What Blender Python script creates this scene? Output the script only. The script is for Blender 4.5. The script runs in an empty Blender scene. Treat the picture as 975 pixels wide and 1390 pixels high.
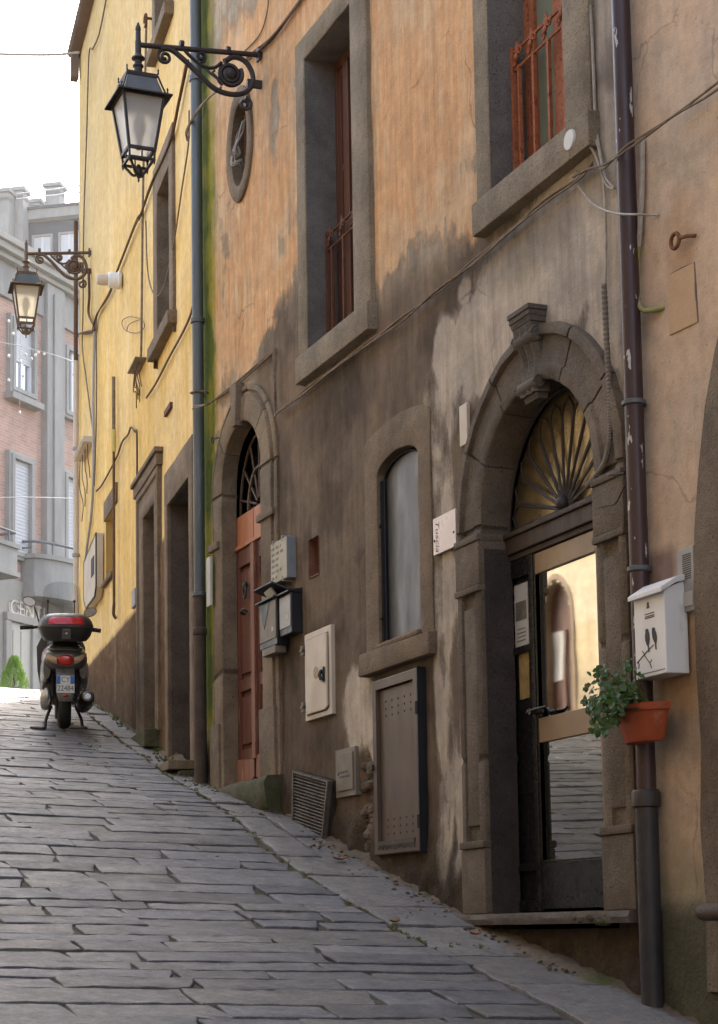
import bpy, bmesh, math, random
from mathutils import Vector, Matrix, noise
random.seed(7)
R = math.radians
scene = bpy.context.scene
COL = scene.collection

# ------------------------------------------------------------------ camera
F = 2500.0                      # focal length in pixels of the 975 x 1390 photograph
TH, TAU, ROLL = R(22.6), R(6.22), R(-0.93)
PX, PY = 487.5, 986.0
_f0 = Vector((math.sin(TH), math.cos(TH), 0)); _r0 = Vector((math.cos(TH), -math.sin(TH), 0)); _u = Vector((0, 0, 1))
FWD = _f0 * math.cos(TAU) + _u * math.sin(TAU)
_u0 = -_f0 * math.sin(TAU) + _u * math.cos(TAU)
RGT = _r0 * math.cos(ROLL) + _u0 * math.sin(ROLL)
UPV = -_r0 * math.sin(ROLL) + _u0 * math.cos(ROLL)
cam_d = bpy.data.cameras.new('camera'); cam = bpy.data.objects.new('camera', cam_d); COL.objects.link(cam)
cam.matrix_world = Matrix((RGT, UPV, -FWD)).transposed().to_4x4()
cam_d.sensor_fit = 'VERTICAL'; cam_d.sensor_height = 36.0; cam_d.sensor_width = 36.0 * 975 / 1390
cam_d.lens = 36.0 * F / 1390
cam_d.shift_y = (PY - 695.0) / 1390.0
cam_d.clip_start = 0.1; cam_d.clip_end = 800
scene.camera = cam

def ray(px, py): return FWD + RGT * ((px - PX) / F) - UPV * ((py - PY) / F)

XW = 4.59                       # plane of the brown house front
def bw(px, py, o=0.0):          # photo point -> (along, up) on the brown house front, o metres proud of it
    d = ray(px, py); p = d * ((XW - o) / d.x); return p.y, p.z
YA = R(7.3); YO = Vector((4.59, 14.36, 0)); YD = Vector((math.sin(YA), math.cos(YA), 0)); YN = Vector((-math.cos(YA), math.sin(YA), 0))
def yw(px, py, o=0.0):
    d = ray(px, py); q = YO + YN * o; p = d * (q.dot(YN) / d.dot(YN)); return (p - YO).dot(YD), p.z
FP = Vector((8.909, 39.618, 0)); FD = Vector((0.72657, 0.68709, 0)); FN = Vector((-0.68709, 0.72657, 0)) * -1
def fw(px, py, o=0.0):
    d = ray(px, py); q = FP + FN * o; p = d * (q.dot(FN) / d.dot(FN)); return (p - FP).dot(FD), p.z

# frames: (along, out, up) -> world
def TB(s, o, z): return Vector((XW - o, s, z))
def TY(s, o, z): return YO + YD * s + YN * o + Vector((0, 0, z))
def TF(s, o, z): return FP + FD * s + FN * o + Vector((0, 0, z))

PROF = [(-60, -6.5), (-10, -3.2), (0, -1.75), (4, -1.1), (8.4, -.17), (9.48, .055), (10.67, .36), (11.41, .57), (12.47, .84), (14.44, 1.22), (17.3, 1.86), (20, 2.45),
        (21.9, 2.83), (24, 3.2), (26, 3.5), (30, 4.02), (40, 5.2), (60, 6.6), (120, 8), (400, 12)]
def prof(t):
    for (a, b), (c, d) in zip(PROF, PROF[1:]):
        if t <= c: return b + (d - b) * (t - a) / (c - a)
    return PROF[-1][1]
def gz(x, t):
    h = sum(prof(t + k * .35) for k in (-1, 0, 1)) / 3
    return h + .03 * max(-2.0, min(6.0, 4.59 - x))

# ------------------------------------------------------------------ helpers
def sm(a, b, x):
    if a == b: return 1.0 if x > a else 0.0
    t = max(0.0, min(1.0, (x - a) / (b - a))); return t * t * (3 - 2 * t)
def fb(x, y, z=0.0, o=4): return noise.fractal(Vector((x, y, z)), 0.9, 2.1, o) * .6
def lerp(a, b, t): return tuple(p + (q - p) * t for p, q in zip(a, b))

class MB:
    def __init__(s): s.v = []; s.f = []
    def add(s, vs, fs):
        n = len(s.v); s.v += [Vector(v) for v in vs]; s.f += [[i + n for i in f] for f in fs]
    def box(s, T, a0, a1, o0, o1, z0, z1):
        vs = [T(a, o, z) for z in (z0, z1) for o in (o0, o1) for a in (a0, a1)]
        s.add(vs, [(0, 1, 3, 2), (4, 6, 7, 5), (0, 4, 5, 1), (2, 3, 7, 6), (0, 2, 6, 4), (1, 5, 7, 3)])
    def prism(s, T, poly, o0, o1):
        n = len(poly)
        s.add([T(a, o0, z) for a, z in poly] + [T(a, o1, z) for a, z in poly],
              [list(range(n)), list(range(2 * n - 1, n - 1, -1))] + [(i, (i + 1) % n, n + (i + 1) % n, n + i) for i in range(n)])
    def band(s, T, outer, inner, prof, closed=False):
        # stone band between two outlines of equal length; prof = [(t, o)] walks from outer(0) to inner(1) and on into the reveal
        n = len(outer); m = len(prof); vs = []
        for (a, z), (b, w) in zip(outer, inner):
            for t, o in prof: vs.append(T(a + (b - a) * t, o, z + (w - z) * t))
        fs = []
        for i in range(n if closed else n - 1):
            j = (i + 1) % n
            for k in range(m - 1): fs.append((i * m + k, j * m + k, j * m + k + 1, i * m + k + 1))
        s.add(vs, fs)
    def loft(s, secs, cap=True, closed=True):
        n = len(secs[0]); vs = [p for q in secs for p in q]; fs = []
        for i in range(len(secs) - 1):
            for k in range(n if closed else n - 1):
                l = (k + 1) % n; fs.append((i * n + k, i * n + l, (i + 1) * n + l, (i + 1) * n + k))
        if cap and closed: fs += [list(range(n - 1, -1, -1)), list(range((len(secs) - 1) * n, len(secs) * n))]
        s.add(vs, fs)
    def tube(s, pts, r, n=6, taper=None):
        pts = [Vector(p) for p in pts]; secs = []; m = len(pts)
        t0 = (pts[1] - pts[0]).normalized(); a = t0.orthogonal().normalized()
        for i, p in enumerate(pts):
            t = (pts[min(i + 1, m - 1)] - pts[max(i - 1, 0)])
            t = t.normalized() if t.length > 1e-9 else t0
            a = (a - t * a.dot(t)); a = a.normalized() if a.length > 1e-6 else t.orthogonal().normalized()
            b = t.cross(a); rr = r if taper is None else r * (taper[i] if isinstance(taper, (list, tuple)) else 1 + (taper - 1) * i / (m - 1))
            secs.append([p + (a * math.cos(2 * math.pi * k / n) + b * math.sin(2 * math.pi * k / n)) * rr for k in range(n)])
        s.loft(secs)
    def lathe(s, c, prof, n=14, axis=Vector((0, 0, 1))):
        c = Vector(c); axis = Vector(axis).normalized(); a = axis.orthogonal().normalized(); b = axis.cross(a)
        s.loft([[c + axis * h + (a * math.cos(2 * math.pi * k / n) + b * math.sin(2 * math.pi * k / n)) * max(r, .0004) for k in range(n)] for r, h in prof])
    def ball(s, c, r, n=10, sc=(1, 1, 1)):
        c = Vector(c); pr = [(math.sin(math.pi * i / (n - 2)), -math.cos(math.pi * i / (n - 2))) for i in range(n - 1)]
        s.loft([[c + Vector((math.cos(2 * math.pi * k / n) * q * r * sc[0], math.sin(2 * math.pi * k / n) * q * r * sc[1], h * r * sc[2])) for k in range(n)]
                for q, h in [(max(q, .01), h) for q, h in pr]])
    def blocks(s, T, outer, inner, prof, breaks, seed=1):
        # as band, but cut into blocks by narrow recessed mortar joints; returns the tint of every vertex
        rn = random.Random(seed); ol, il, fl = [], [], []; tint = rn.uniform(.82, 1.12); n = len(outer)
        def at(L, i, t): j = i + (1 if t >= 0 else -1); t = abs(t); return (L[i][0] + (L[j][0] - L[i][0]) * t, L[i][1] + (L[j][1] - L[i][1]) * t)
        for i in range(n):
            if i in breaks and 0 < i < n - 1:
                for e, dark in ((-.06, 0), (-.025, 1), (.025, 1), (.06, 0)):
                    if e > 0 and dark: tint = rn.uniform(.74, 1.14)
                    ol.append(at(outer, i, e)); il.append(at(inner, i, e)); fl.append((dark, tint))
            else: ol.append(outer[i]); il.append(inner[i]); fl.append((0, tint))
        m = len(prof); vs = []; cols = []
        for (a, z), (b, w), (dk, tn) in zip(ol, il, fl):
            for t, o in prof: vs.append(T(a + (b - a) * t, o - .010 * dk, z + (w - z) * t)); c = tn * (.45 if dk else 1); cols.append((c, c * (.99 if tn > .95 else 1), c * (.96 if tn > 1 else 1.01), 1))
        k = len(ol); s.add(vs, [(i * m + j, (i + 1) * m + j, (i + 1) * m + j + 1, i * m + j + 1) for i in range(k - 1) for j in range(m - 1)])
        return cols
    def build(s, name, m, parent=None, smooth=0, bevel=0, seg=2, cols=None, solid=True):
        root = parent; off = Vector((0, 0, 0))
        while root is not None: off += root.location; root = root.parent
        me = bpy.data.meshes.new(name)
        me.from_pydata([v - off for v in s.v], [], s.f)
        if bevel or solid:
            b = bmesh.new(); b.from_mesh(me)
            if solid: bmesh.ops.recalc_face_normals(b, faces=b.faces)
            if bevel:
                es = [e for e in b.edges if len(e.link_faces) == 2 and e.calc_face_angle(0) > R(30)]
                try: bmesh.ops.bevel(b, geom=es, offset=bevel, segments=seg, profile=.6, affect='EDGES', clamp_overlap=True)
                except Exception: pass
            b.to_mesh(me); b.free()
        if smooth:
            me.polygons.foreach_set('use_smooth', [True] * len(me.polygons))
            me.set_sharp_from_angle(angle=R(smooth))
        if cols is not None:
            at = me.color_attributes.new('Col', 'FLOAT_COLOR', 'POINT')
            at.data.foreach_set('color', [c for q in cols for c in (q[0], q[1], q[2], q[3] if len(q) > 3 else 1.0)])
            for li in range(1, (len(cols[0]) // 4)):
                al = me.color_attributes.new('L%d' % li, 'FLOAT_COLOR', 'POINT'); al.data.foreach_set('color', [c for q in cols for c in q[4 * li:4 * li + 4]])
        me.materials.append(m)
        o = bpy.data.objects.new(name, me); COL.objects.link(o); o.parent = parent
        return o

def tag(o, label=None, cat=None, group=None, kind=None):
    if label: o['label'] = label
    if cat: o['category'] = cat
    if group: o['group'] = group
    if kind: o['kind'] = kind
    return o
def thing(name, label, cat, loc, group=None):
    o = bpy.data.objects.new(name, None); COL.objects.link(o); o.location = loc; o.empty_display_size = .2
    return tag(o, label, cat, group)

def spline(pts, n=6):
    pts = [Vector(p) for p in pts]; out = []
    P = [pts[0] * 2 - pts[1]] + pts + [pts[-1] * 2 - pts[-2]]
    for i in range(1, len(P) - 2):
        for k in range(n):
            t = k / n; a, b, c, d = P[i - 1:i + 3]
            out.append(.5 * ((2 * b) + (c - a) * t + (2 * a - 5 * b + 4 * c - d) * t * t + (3 * b - a - 3 * c + d) * t ** 3))
    out.append(pts[-1]); return out
def arch(cy, w, z0, zs, rz=None, n=18, z0b=None):
    # outline from the low-left foot over the crown to the other foot; half width w, springing zs
    rz = w if rz is None else rz
    pts = [(cy + w, z0)] + [(cy + w, z0 + (zs - z0) * k / 5) for k in range(1, 5)]
    pts += [(cy + w * math.cos(math.pi * k / n), zs + rz * math.sin(math.pi * k / n)) for k in range(n + 1)]
    pts += [(cy - w, zs + (z0 - zs) * k / 5) for k in range(1, 5)] + [(cy - w, z0)]
    return pts
def rect(a0, a1, z0, z1): return [(a0, z0), (a0, z1), (a1, z1), (a1, z0)]
def inside(poly, a, z):
    c = False; n = len(poly)
    for i in range(n):
        (x1, y1), (x2, y2) = poly[i], poly[(i + 1) % n]
        if (y1 > z) != (y2 > z) and a < (x2 - x1) * (z - y1) / (y2 - y1) + x1: c = not c
    return c
def wall_grid(T, a0, a1, z0, z1, step, holes, colf, dispf):
    na = max(1, round((a1 - a0) / step)); nz = max(1, round((z1 - z0) / step))
    mb = MB(); cols = []; ids = {}
    bx = [(min(p[0] for p in h), max(p[0] for p in h), min(p[1] for p in h), max(p[1] for p in h)) for h in holes]
    def vid(i, j):
        k = (i, j)
        if k not in ids:
            a = a0 + (a1 - a0) * i / na; z = z0 + (z1 - z0) * j / nz
            ids[k] = len(mb.v); mb.v.append(T(a, dispf(a, z), z)); cols.append(colf(a, z))
        return ids[k]
    for i in range(na):
        for j in range(nz):
            a = a0 + (a1 - a0) * (i + .5) / na; z = z0 + (z1 - z0) * (j + .5) / nz
            if any(b[0] <= a <= b[1] and b[2] <= z <= b[3] and inside(h, a, z) for h, b in zip(holes, bx)): continue
            mb.f.append([vid(i, j), vid(i, j + 1), vid(i + 1, j + 1), vid(i + 1, j)])
    return mb, cols
def text_mesh(txt, size, shear=0.0):
    cu = bpy.data.curves.new('t', 'FONT'); cu.body = txt; cu.size = size; cu.shear = shear; cu.align_x = 'CENTER'; cu.align_y = 'CENTER'; cu.fill_mode = 'FRONT'
    cu.resolution_u = 3
    ob = bpy.data.objects.new('t', cu); COL.objects.link(ob)
    dg = bpy.context.evaluated_depsgraph_get(); dg.update()
    me = bpy.data.meshes.new_from_object(ob.evaluated_get(dg))
    vs = [v.co.copy() for v in me.vertices]; fs = [list(p.vertices) for p in me.polygons]
    bpy.data.objects.remove(ob); bpy.data.curves.remove(cu); bpy.data.meshes.remove(me)
    return vs, fs

# ------------------------------------------------------------------ materials
def newmat(name):
    m = bpy.data.materials.new(name); m.use_nodes = True; nt = m.node_tree
    return m, nt, nt.nodes['Principled BSDF'], nt.nodes.new, nt.links.new
def setc(bs, c, rough, metal=0.0, spec=.5, coat=0.0):
    bs.inputs['Base Color'].default_value = (*c, 1); bs.inputs['Roughness'].default_value = rough
    bs.inputs['Metallic'].default_value = metal; bs.inputs['Specular IOR Level'].default_value = spec; bs.inputs['Coat Weight'].default_value = coat
def noisetex(nt, scale, detail=6, rough=.6, vec=(1, 1, 1)):
    tc = nt.nodes.new('ShaderNodeTexCoord'); mp = nt.nodes.new('ShaderNodeMapping'); mp.inputs['Scale'].default_value = vec
    nt.links.new(tc.outputs['Object'], mp.inputs['Vector'])
    n = nt.nodes.new('ShaderNodeTexNoise'); n.inputs['Scale'].default_value = scale; n.inputs['Detail'].default_value = detail; n.inputs['Roughness'].default_value = rough
    nt.links.new(mp.outputs[0], n.inputs['Vector']); return n.outputs['Fac']
def ramp(nt, src, a, b, ca=(0, 0, 0), cb=(1, 1, 1)):
    r = nt.nodes.new('ShaderNodeValToRGB'); r.color_ramp.elements[0].position = a; r.color_ramp.elements[1].position = b
    r.color_ramp.elements[0].color = (*ca, 1); r.color_ramp.elements[1].color = (*cb, 1); nt.links.new(src, r.inputs[0]); return r.outputs[0]
def mix(nt, fac, a, b, mode='MIX'):
    m = nt.nodes.new('ShaderNodeMix'); m.data_type = 'RGBA'; m.blend_type = mode
    for k, v in ((0, fac), (6, a), (7, b)):
        if isinstance(v, (int, float)): m.inputs[k].default_value = v
        elif isinstance(v, tuple): m.inputs[k].default_value = (*v, 1)
        else: nt.links.new(v, m.inputs[k])
    return m.outputs[2]
def addbump(nt, bs, src, dist, strength=1.0, prev=None):
    b = nt.nodes.new('ShaderNodeBump'); b.inputs['Distance'].default_value = dist; b.inputs['Strength'].default_value = strength
    nt.links.new(src, b.inputs['Height'])
    if prev is not None: nt.links.new(prev, b.inputs['Normal'])
    nt.links.new(b.outputs[0], bs.inputs['Normal']); return b.outputs[0]
def pm(name, c1, c2=None, scale=6, rough=.75, metal=0.0, bump=.002, bscale=60, vec=(1, 1, 1), spot=None, spots=(.62, .7, 30), spec=.4, coat=0.0, attr=False, contrast=(.35, .65)):
    m, nt, bs, N, L = newmat(name); setc(bs, c1, rough, metal, spec, coat)
    c2 = c2 or tuple(x * .75 for x in c1)
    f = ramp(nt, noisetex(nt, scale, 8, .65, vec), *contrast)
    col = mix(nt, f, c1, c2)
    if spot:
        g = ramp(nt, noisetex(nt, spots[2], 4, .6, vec), spots[0], spots[1]); col = mix(nt, g, col, spot)
    if attr:
        a = N('ShaderNodeVertexColor'); a.layer_name = 'Col'; col = mix(nt, 1.0, col, a.outputs[0], 'MULTIPLY')
    L(col, bs.inputs['Base Color'])
    rr = ramp(nt, noisetex(nt, scale * 2.3, 5, .6, vec), .3, .7, (max(0, rough - .1),) * 3, (min(1, rough + .1),) * 3); L(rr, bs.inputs['Roughness'])
    if bump: addbump(nt, bs, noisetex(nt, bscale, 6, .65, vec), bump)
    return m

def plaster_mat(name, streak=.25, rough_bump=.004, layers=(), amp=.55, cracks=0.0):
    # painted attributes hold the coats of the wall (colour + cover); the nodes break their edges into flakes, cracks and grain
    m, nt, bs, N, L = newmat(name); setc(bs, (.5, .4, .3), .92, 0, .2)
    a = N('ShaderNodeVertexColor'); a.layer_name = 'Col'
    fine = ramp(nt, noisetex(nt, 9, 10, .72), .3, .72, (.80, .80, .81), (1.16, 1.15, 1.13))
    st = ramp(nt, noisetex(nt, 16, 6, .7, (1, 1, .07)), .35, .7, (1 - streak,) * 3, (1 + streak * .8,) * 3)
    flake = noisetex(nt, 7.5, 13, .78, (1, 1, .55))
    col = a.outputs[0]; hsum = None
    for k, ly in enumerate(layers):
        v = N('ShaderNodeVertexColor'); v.layer_name = ly
        sub_ = N('ShaderNodeMath'); sub_.operation = 'SUBTRACT'; L(flake, sub_.inputs[0]); sub_.inputs[1].default_value = .5
        mu = N('ShaderNodeMath'); mu.operation = 'MULTIPLY_ADD'; L(sub_.outputs[0], mu.inputs[0]); mu.inputs[1].default_value = amp * 2 * (1 if k % 2 == 0 else -1); L(v.outputs['Alpha'], mu.inputs[2])
        f = ramp(nt, mu.outputs[0], *((.38, .68) if ly != 'L3' else (.05, .75)))
        edge = ramp(nt, mu.outputs[0], .40, .50); rim = mix(nt, 1.0, edge, f, 'SUBTRACT')
        col = mix(nt, f, col, v.outputs[0]); col = mix(nt, mulv(nt, rim, .35 if ly != 'L3' else 0), col, (.06, .05, .04))
        if ly in ('L1', 'L2'):
            if hsum is None: hsum = f
            else:
                ad = N('ShaderNodeMath'); ad.operation = 'ADD'; L(hsum, ad.inputs[0]); L(f, ad.inputs[1]); hsum = ad.outputs[0]
    col = mix(nt, 1.0, col, fine, 'MULTIPLY'); col = mix(nt, .75, col, st, 'MULTIPLY')
    pit = ramp(nt, noisetex(nt, 55, 3, .5), .66, .74); col = mix(nt, mulv(nt, pit, .45), col, (.07, .055, .045))
    gr = ramp(nt, noisetex(nt, 170, 3, .6), .25, .75, (.86, .86, .86), (1.12, 1.12, 1.12)); col = mix(nt, .8, col, gr, 'MULTIPLY')
    big = ramp(nt, noisetex(nt, .9, 5, .6), .35, .65, (.90, .90, .91), (1.07, 1.07, 1.06)); col = mix(nt, 1.0, col, big, 'MULTIPLY')
    tc = N('ShaderNodeTexCoord')
    if cracks:
        nz = N('ShaderNodeTexNoise'); nz.inputs['Scale'].default_value = 3; nz.inputs['Detail'].default_value = 6; L(tc.outputs['Object'], nz.inputs['Vector'])
        dv = mix(nt, .28, tc.outputs['Object'], nz.outputs['Color'])
        vo = N('ShaderNodeTexVoronoi'); vo.feature = 'DISTANCE_TO_EDGE'; vo.inputs['Scale'].default_value = 1.15; L(dv, vo.inputs['Vector'])
        cr = ramp(nt, vo.outputs['Distance'], .0, .007, (1, 1, 1), (0, 0, 0)); gate = ramp(nt, noisetex(nt, 1.3, 3, .6), .52, .60)
        col = mix(nt, mulv(nt, mix(nt, 1.0, cr, gate, 'MULTIPLY'), cracks), col, (.05, .04, .032))
    L(col, bs.inputs['Base Color'])
    n1 = addbump(nt, bs, noisetex(nt, 7, 8, .65), rough_bump * 2.5)
    if hsum is not None: n1 = addbump(nt, bs, hsum, .006, 1.0, n1)
    n2 = addbump(nt, bs, noisetex(nt, 60, 6, .7), rough_bump * .8, 1.0, n1)
    mm = N('ShaderNodeMath'); mm.operation = 'SUBTRACT'; mm.inputs[0].default_value = 1.0; L(a.outputs['Alpha'], mm.inputs[1])
    v = N('ShaderNodeTexNoise'); v.inputs['Scale'].default_value = 26; v.inputs['Detail'].default_value = 8; v.inputs['Roughness'].default_value = .7; L(tc.outputs['Object'], v.inputs['Vector'])
    k = N('ShaderNodeMath'); k.operation = 'MULTIPLY'; L(mm.outputs[0], k.inputs[0]); L(v.outputs['Fac'], k.inputs[1])
    addbump(nt, bs, k.outputs[0], .06, 1.0, n2)
    return m
def mulv(nt, a, k):
    m = nt.nodes.new('ShaderNodeMath'); m.operation = 'MULTIPLY'; nt.links.new(a, m.inputs[0]); m.inputs[1].default_value = k; return m.outputs[0]

def stone_mat(name, base, dark=.55, speck=.5, rough=.85, attr=False):
    m, nt, bs, N, L = newmat(name); setc(bs, base, rough, 0, .3)
    c = mix(nt, ramp(nt, noisetex(nt, 3.2, 8, .68), .32, .68), tuple(x * dark for x in base), tuple(x * 1.12 for x in base))
    d = ramp(nt, noisetex(nt, 85, 4, .6), .57, .66); c = mix(nt, mulv(nt, d, .8), c, tuple(x * .28 for x in base))
    l = ramp(nt, noisetex(nt, 120, 2, .5, (1.1, 1, .9)), .66, .74); c = mix(nt, mulv(nt, l, speck), c, tuple(min(.6, x * 2.3) for x in base))
    g = ramp(nt, noisetex(nt, 220, 2, .6), .3, .7, (.85,) * 3, (1.12,) * 3); c = mix(nt, .8, c, g, 'MULTIPLY')
    if attr:
        a = N('ShaderNodeVertexColor'); a.layer_name = 'Col'; c = mix(nt, 1.0, c, a.outputs[0], 'MULTIPLY')
    L(c, bs.inputs['Base Color'])
    n1 = addbump(nt, bs, noisetex(nt, 14, 8, .7), .014); addbump(nt, bs, noisetex(nt, 85, 4, .6), .006, 1.0, n1)
    return m
def glassy(name, c, rough=.03, metal=1.0, wob=.0015):
    m, nt, bs, N, L = newmat(name); setc(bs, c, rough, metal, .5)
    if wob: addbump(nt, bs, noisetex(nt, 1.4, 2, .4), wob)
    return m

M = {}
M['plaster'] = plaster_mat('old_plaster', .27, .004, ('L1', 'L2', 'L3'), .55, .55)
M['plaster_y'] = plaster_mat('yellow_plaster', .06, .002, (), .5, .25)
M['plaster_b'] = plaster_mat('beige_plaster', .10, .003, (), .5, .38)
M['stone'] = stone_mat('grey_brown_tuff', (.205, .160, .115))
M['stone_s'] = stone_mat('shop_door_tuff', (.175, .142, .110))
M['stone_dd'] = stone_mat('painted_shade_tuff', (.068, .057, .053))  # darker copy of the door stone, recess shade put into its colour
M['stone_sb'] = stone_mat('shop_door_tuff_blocks', (.182, .148, .114), attr=True)
M['stone_mb'] = stone_mat('taupe_tuff_blocks', (.25, .195, .135), attr=True)
M['stone_w'] = stone_mat('window_tuff', (.27, .225, .165))
M['stone_d'] = stone_mat('dark_tuff', (.125, .10, .083))
M['stone_m'] = stone_mat('taupe_tuff', (.215, .162, .112))
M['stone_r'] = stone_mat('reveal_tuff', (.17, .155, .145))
M['stone_k'] = stone_mat('carved_tuff', (.15, .13, .115))
M['moss_stone'] = pm('mossy_stone', (.052, .055, .026), (.085, .073, .053), 5, .95, bump=.012, bscale=25, spot=(.045, .06, .016), spots=(.5, .6, 9))
M['wood_red'] = pm('red_painted_wood', (.135, .044, .028), (.075, .025, .017), 7, .6, vec=(1, 1, .12), bump=.002, bscale=40, spot=(.36, .21, .14), spots=(.64, .72, 14))
M['wood_worn'] = pm('worn_pink_wood', (.27, .13, .085), (.17, .07, .045), 7, .75, vec=(1, 1, .12), bump=.003, bscale=40, spot=(.40, .27, .19), spots=(.6, .7, 12))
M['wood_orange'] = pm('orange_wood_panel', (.42, .165, .085), (.33, .12, .06), 5, .6, vec=(1, 1, .2), bump=.001)
M['wood_brown'] = pm('brown_window_wood', (.12, .045, .022), (.07, .025, .014), 8, .5, vec=(1, 1, .1), bump=.001)
M['wood_dark'] = pm('dark_wood', (.05, .032, .024), (.03, .02, .016), 8, .65, vec=(1, 1, .1), bump=.002)
M['rust'] = pm('rusty_bars', (.36, .125, .05), (.24, .07, .03), 18, .75, bump=.002, bscale=90, spot=(.09, .03, .02), spots=(.58, .66, 40))
M['rust_o'] = pm('orange_rust', (.22, .10, .042), (.13, .05, .025), 30, .8, bump=.002, bscale=120)
M['rust_d'] = pm('dark_rusty_bars', (.13, .055, .028), (.085, .034, .02), 18, .75, bump=.002, bscale=90)
M['iron'] = pm('cast_iron', (.030, .030, .036), (.055, .045, .042), 14, .55, .35, bump=.002, bscale=80)
M['iron_b'] = pm('weathered_bronze_iron', (.15, .105, .08), (.09, .065, .052), 14, .6, .3, bump=.002, bscale=80)
M['black'] = pm('black_lacquer', (.008, .008, .009), (.014, .013, .013), 6, .28, bump=0)
M['black_m'] = pm('black_sheet_metal', (.012, .014, .020), (.020, .020, .024), 6, .45, .2, bump=.001)
M['tan'] = pm('tan_lacquer_frame', (.26, .175, .10), (.20, .13, .07), 3, .35, bump=0)
M['mirror'] = glassy('dark_mirror_glass', (.72, .71, .67), .025, 1.0, .0006)
M['mirror_l'] = glassy('smoked_glass', (.34, .34, .33), .02, 1.0, .0006)
M['fanglass'] = pm('golden_reflection_glass', (.33, .255, .135), (.07, .055, .035), 1.3, .22, .55, bump=.0015, bscale=30)  # golden reflection painted into the colour of the fanlight glass
M['pane'] = glassy('window_glass', (.62, .66, .70), .03, .9, .001)
M['pane_g'] = pm('greenish_curtained_glass', (.20, .22, .165), (.15, .17, .125), 3, .12, 0, bump=0, spec=.6)
M['zinc'] = pm('grey_zinc_pipe', (.125, .142, .152), (.085, .10, .11), 5, .5, .3, vec=(1, 1, .2), bump=.001, spot=(.20, .17, .13), spots=(.66, .72, 16))
M['iron_pipe'] = pm('brown_iron_pipe', (.075, .055, .042), (.045, .032, .026), 9, .75, .1, bump=.003, bscale=50)
M['pipe_v'] = pm('purple_brown_pipe', (.062, .036, .038), (.043, .028, .032), 4, .38, .1, vec=(1, 1, .3), bump=.001, spot=(.46, .46, .48), spots=(.635, .655, 22))
M['pipe_i'] = pm('blue_black_iron_pipe', (.030, .032, .040), (.055, .045, .042), 5, .5, .2, bump=.003, bscale=40, spot=(.16, .12, .10), spots=(.68, .73, 14))
M['cable'] = pm('dusty_cable', (.23, .18, .13), (.13, .095, .07), 20, .8, bump=0)
M['cable_d'] = pm('brown_cable', (.14, .08, .045), (.09, .05, .03), 20, .8, bump=0)
M['cable_w'] = pm('grey_white_cable', (.42, .39, .35), (.30, .27, .23), 20, .7, bump=0)
M['cable_k'] = pm('black_cable', (.015, .014, .014), None, 20, .6, bump=0)
M['hose'] = pm('mossy_green_hose', (.20, .22, .05), (.28, .25, .12), 14, .7, bump=0)
M['white_p'] = pm('white_powder_coat', (.74, .75, .77), (.64, .65, .68), 5, .4, bump=.0006, bscale=90, vec=(1, 1, .35), spot=(.46, .43, .38), spots=(.66, .80, 11))
M['cream_p'] = pm('cream_enamel', (.56, .50, .42), (.48, .41, .33), 3, .5, bump=.001, spot=(.30, .18, .08), spots=(.70, .76, 22))
M['grey_pl'] = pm('grey_plastic', (.20, .175, .145), (.15, .13, .11), 4, .6, bump=.001)
M['grey_lt'] = pm('light_grey_plastic', (.33, .33, .33), (.27, .27, .27), 6, .5, bump=0)
M['brown_m'] = pm('brown_sheet_metal', (.115, .083, .062), (.085, .06, .047), 2.5, .5, .15, vec=(1, 1, .5), bump=.0008, spot=(.17, .13, .10), spots=(.68, .75, 9))
M['blue_m'] = pm('blue_grey_sheet_metal', (.085, .092, .108), (.045, .05, .06), 2.2, .42, .3, vec=(1, 1.6, .6), bump=.0025, bscale=7)
M['vent_l'] = pm('dusty_louvre_metal', (.15, .13, .11), (.06, .05, .045), 9, .5, .3, bump=0)
M['vent'] = pm('dusty_vent_metal', (.085, .075, .065), (.05, .045, .04), 7, .6, .2, bump=.001)
M['plaque'] = pm('worn_marble', (.40, .38, .31), (.33, .31, .25), 5, .6, bump=.0006)
M['plaque_e'] = pm('blue_grey_slab_edge', (.23, .26, .28), None, 5, .7, bump=.001)
M['ink'] = pm('faded_ink', (.14, .13, .11), None, 8, .8, bump=0)
M['ink_d'] = pm('dark_ink', (.045, .05, .065), None, 8, .7, bump=0)
M['sign'] = pm('pale_pink_sign', (.66, .56, .54), (.60, .53, .54), 2, .3, bump=0, coat=.3)
M['paper'] = pm('paper', (.50, .50, .48), (.42, .42, .40), 4, .8, bump=0)
M['paper_y'] = pm('yellow_flyer', (.60, .50, .18), (.5, .42, .15), 4, .8, bump=0)
M['photo'] = pm('printed_photo', (.10, .10, .09), (.22, .20, .17), 14, .5, bump=0)
M['ochre_photo'] = pm('printed_ochre_photo', (.42, .30, .12), (.20, .13, .06), 12, .5, bump=0)
M['terracotta'] = pm('terracotta_plastic', (.36, .078, .028), (.29, .062, .024), 6, .55, bump=.001, spot=(.42, .22, .15), spots=(.60, .78, 9))
M['brick_in'] = pm('bare_terracotta', (.22, .10, .06), (.15, .07, .045), 9, .9, bump=.004)
M['ceramic'] = pm('white_ceramic_box', (.58, .58, .56), (.52, .52, .50), 3, .5, bump=0)
M['rubber'] = pm('tyre_rubber', (.012, .012, .012), (.02, .019, .018), 12, .8, bump=.001)
M['sc_body'] = pm('dusty_charcoal_paint', (.075, .072, .067), (.10, .092, .083), 6, .33, .2, bump=0, coat=.3)
M['sc_case'] = pm('charcoal_case_plastic', (.032, .030, .027), (.045, .042, .038), 6, .42, bump=.0004, bscale=200)
M['sc_red'] = pm('red_reflector', (.50, .012, .025), (.42, .01, .02), 30, .18, bump=0, coat=.6)
M['sc_red2'] = pm('red_lens', (.42, .010, .006), (.55, .03, .015), 18, .15, bump=0, coat=.8)
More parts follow.
